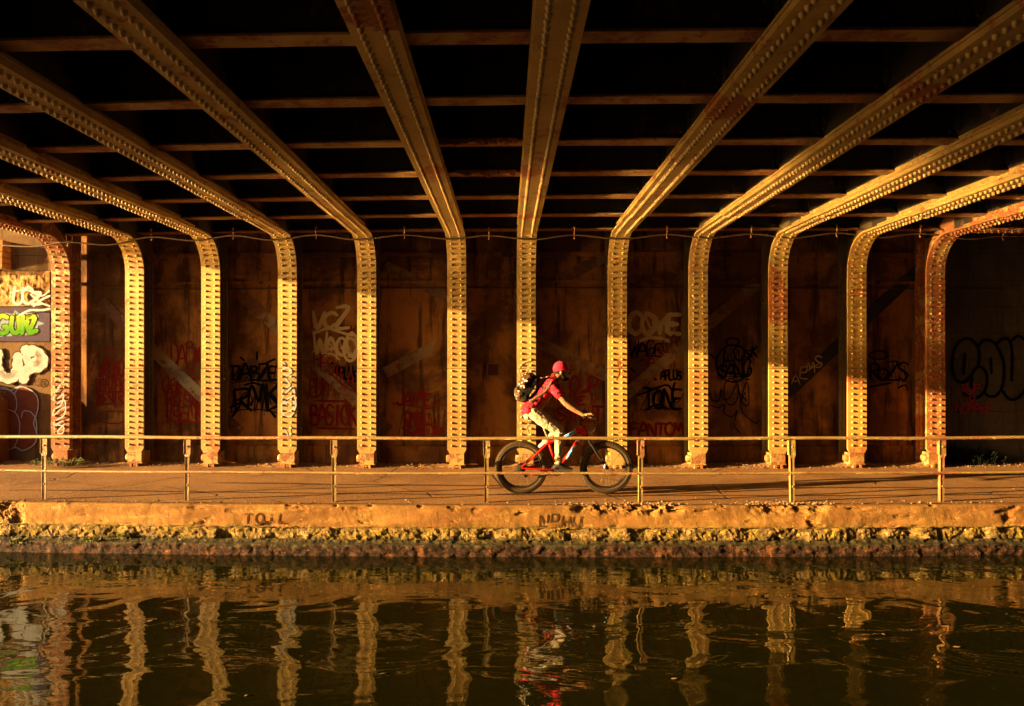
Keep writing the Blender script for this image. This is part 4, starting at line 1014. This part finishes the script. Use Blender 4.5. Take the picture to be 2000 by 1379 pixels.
# trousers
trm=NT('cream_trousers'); p=trm.pos(obj=True); f=trm.noise(p,14,4); wv2=trm.noise(trm.pos((6,6,40),obj=True),1.6,4,.6,.6)
trm.bump(trm.math('ADD',f,wv2),.012,.6); trm=trm.out(trm.mix(trm.ramp(f,.4,.65),(.31,.25,.175),(.22,.165,.105)),.95,0,.05)
mb=MB(); mb.ball(B(1037.5,807),.112,.105,.160,18,12); mb.ball(B(1031.5,810,-.06),.068,.072,.09,14,10); mb.ball(B(1031.5,810,.06),.068,.072,.09,14,10)
chain(mb,NL[:4]+[(1091,895,-.125,.047)]); chain(mb,FL[:4]+[(1066,862,.187,.046)])
for (x,y,r) in ((1090.5,893,.055),(1092,899,.056),(1090.5,904,.052)): mb.ball(B(x,y,-.125),r,.022,r,14,8)
for (x,y,r) in ((1096,846,.04),(1095,851,.035)): mb.ball(B(x,y,-.12),r*1.3,.018,r*1.5,12,8)
mesh_mods(mb.build('trousers',trm,person),.007,3,(.020,.045))
mb=MB(); mb.tube([B(1058+4*math.cos(a),795+8*math.sin(a)+0,-.148+.02*math.cos(a)) for a in [i*.2 for i in range(2)]],.004,6)
# shoes
def shoe(pts,nm,mat_):
    mb=MB(); chain(mb,pts); o=mesh_mods(mb.build(nm,mat_,person),.006,3); return o
shm=plain('dark_shoe',(.018,.014,.012),.6,var=.3)
s1=shoe([(1085.5,912,-.13,.040),(1092,909,-.13,.050),(1102,914.5,-.14,.040),(1115,917.2,-.145,.028)],'shoe',shm)
mb=MB(); a=B(1081,918.6,-.13); b=B(1119,919.6,-.145); mb.prism([(a.x,a.z+.016),(b.x,b.z+.020),(b.x-.02,b.z-.006),(b.x-.10,b.z-.008),(a.x+.07,a.z-.004),(a.x+.01,a.z-.006)],(DB-.175,DB-.098)); mb.build('sole',plain('sole_rubber',(.05,.04,.03),.8),s1)
s2=shoe([(1064,866,.19,.042),(1060,869,.195,.038),(1055,871.5,.20,.028)],'shoe',plain('pale_shoe',(.5,.42,.32),.7))

# ------------------------------------------------------------------ backpack
dot=NT('polka_dot_fabric'); p=dot.pos(obj=True); vz=dot.node('ShaderNodeTexVoronoi'); vz.inputs['Scale'].default_value=19; vz.inputs['Randomness'].default_value=.75; dot.link(p,vz.inputs['Vector'])
dot.bump(dot.noise(p,30,4),.008,.6); dot=dot.out(dot.mix(dot.ramp(vz.outputs['Distance'],.23,.27,1,0),(.030,.012,.004),(.46,.42,.36)),.7,0,.15)
pack_black=plain('black_pack_fabric',(.004,.003,.003),1.0,var=.4,bump=.004)
bp=empty('backpack',B(1036,760)); tag(bp,'brown polka-dot backpack with black sides worn on the rider\'s back','backpack')
ax=(B(1055,741)-B(1030,782)); Lb=ax.length; ax.normalize(); nrm=Vector((-ax.z,0,ax.x)); 
if nrm.x>0: nrm=-nrm
mid=(B(1055,741)+B(1030,782))/2+nrm*.075
def slab(mb,c,l,t,w,r):
    for a in (-1,1):
        for b_ in (-1,1):
            q=[c+ax*(a*(l/2-r))+nrm*(b_*(t/2-r))+Vector((0,s_*(w/2-r),0)) for s_ in (-1,1)]
            mb.limb(q[0],q[1],r,r)
    m4=Matrix((ax,Vector((0,1,0)),nrm)).transposed().to_4x4(); m4.translation=c
    mb.box(-l/2+r*.3,l/2-r*.3,-w/2+r*.3,w/2-r*.3,-t/2+r*.3,t/2-r*.3,1,m4)
mb=MB(); slab(mb,mid,.37,.15,.29,.05); adopt(mesh_mods(mb.build('main_bag',pack_black),.009,5,(.014,.06)),bp)
mb=MB(); mb.ball(B(1029,741,-.0),.092,.088,.162,16,10); mb.ball(B(1035,737,0),.088,.064,.160,16,10); mb.ball(B(1024,750,0),.080,.080,.160,16,10)
mb.ball(B(1017,771,0),.084,.094,.152,16,10); mb.ball(B(1013,764,0),.062,.066,.115,16,10); mb.ball(B(1023,779,0),.06,.055,.12,16,10)
adopt(mesh_mods(mb.build('front_pocket',dot),.008,4,(.03,.055)),bp)
def strap(pts,w,nm,mat_):
    P_=[B(*q) for q in pts]; L_=[]
    for i in range(len(P_)-1):
        for j in range(4): L_.append(P_[i].lerp(P_[i+1],j/4))
    L_.append(P_[-1]); vs=[];fs=[]
    for i,q in enumerate(L_):
        t=(L_[min(i+1,len(L_)-1)]-L_[max(i-1,0)]).normalized(); o_=Vector((0,-1,0)) if nm=='side_strap' else Vector((0,0,1)); sd_=t.cross(o_).normalized()
        vs += [q+sd_*w/2,q-sd_*w/2]
    for i in range(len(L_)-1): fs.append((2*i,2*i+1,2*i+3,2*i+2))
    mb=MB(); mb.add(vs,fs,True); o=mb.build(nm,mat_,fix=False); m_=o.modifiers.new('th','SOLIDIFY'); m_.thickness=.008; m_.offset=0; return adopt(o,bp)
olive=plain('olive_webbing',(.055,.032,.011),.7)
for s_ in (-1,1):
    strap([(1051,738.5,s_*.10),(1062,737.5,s_*.11),(1073,735.0,s_*.12),(1082,736,s_*.125),(1088,744,s_*.13),(1090,754,s_*.12)],.05,'shoulder_strap',dot)
    strap([(1078.5,744,s_*.236),(1072,757,s_*.212),(1064,766,s_*.196),(1054,773,s_*.186),(1044,779,s_*.172),(1034,783.5,s_*.14)],.034,'side_strap',olive)


# ------------------------------------------------------------------ light, sky, camera
SUN=Vector((-1,-.25,.172)).normalized()
sl=bpy.data.lights.new('sun','SUN'); sl.energy=5.0; sl.angle=R(.53); sl.color=(1.0,.64,.24)
so=bpy.data.objects.new('sun',sl); COL.objects.link(so); so.rotation_euler=SUN.to_track_quat('Z','Y').to_euler(); so.location=(-20,-5,6)
w=bpy.data.worlds.new('World'); scene.world=w; w.use_nodes=True; nt=w.node_tree
sk=nt.nodes.new('ShaderNodeTexSky'); sk.sky_type='NISHITA'; sk.sun_disc=False; sk.sun_elevation=math.asin(SUN.z); sk.sun_rotation=math.atan2(SUN.x,SUN.y)
sk.dust_density=3.0; sk.air_density=1.5
nt.links.new(sk.outputs[0],nt.nodes['Background'].inputs[0]); nt.nodes['Background'].inputs[1].default_value=.05
cam=bpy.data.cameras.new('camera'); cam.lens=F/2000*36; cam.sensor_width=36; cam.clip_end=2000
cam.shift_x=(1000-CX)/2000; cam.shift_y=(HZ-689.5)/2000
co=bpy.data.objects.new('camera',cam); COL.objects.link(co); co.location=(0,0,H); co.rotation_euler=(PI/2,0,0); scene.camera=co
scene.view_settings.view_transform='Standard'; scene.view_settings.look='None'; scene.view_settings.exposure=3.1; scene.view_settings.gamma=1.0
scene.cycles.blur_glossy=0; scene.cycles.sample_clamp_indirect=0; scene.cycles.use_guiding=True; scene.cycles.use_surface_guiding=True; scene.cycles.guiding_training_samples=64; scene.cycles.use_denoising=True; scene.cycles.max_bounces=8; scene.cycles.diffuse_bounces=4
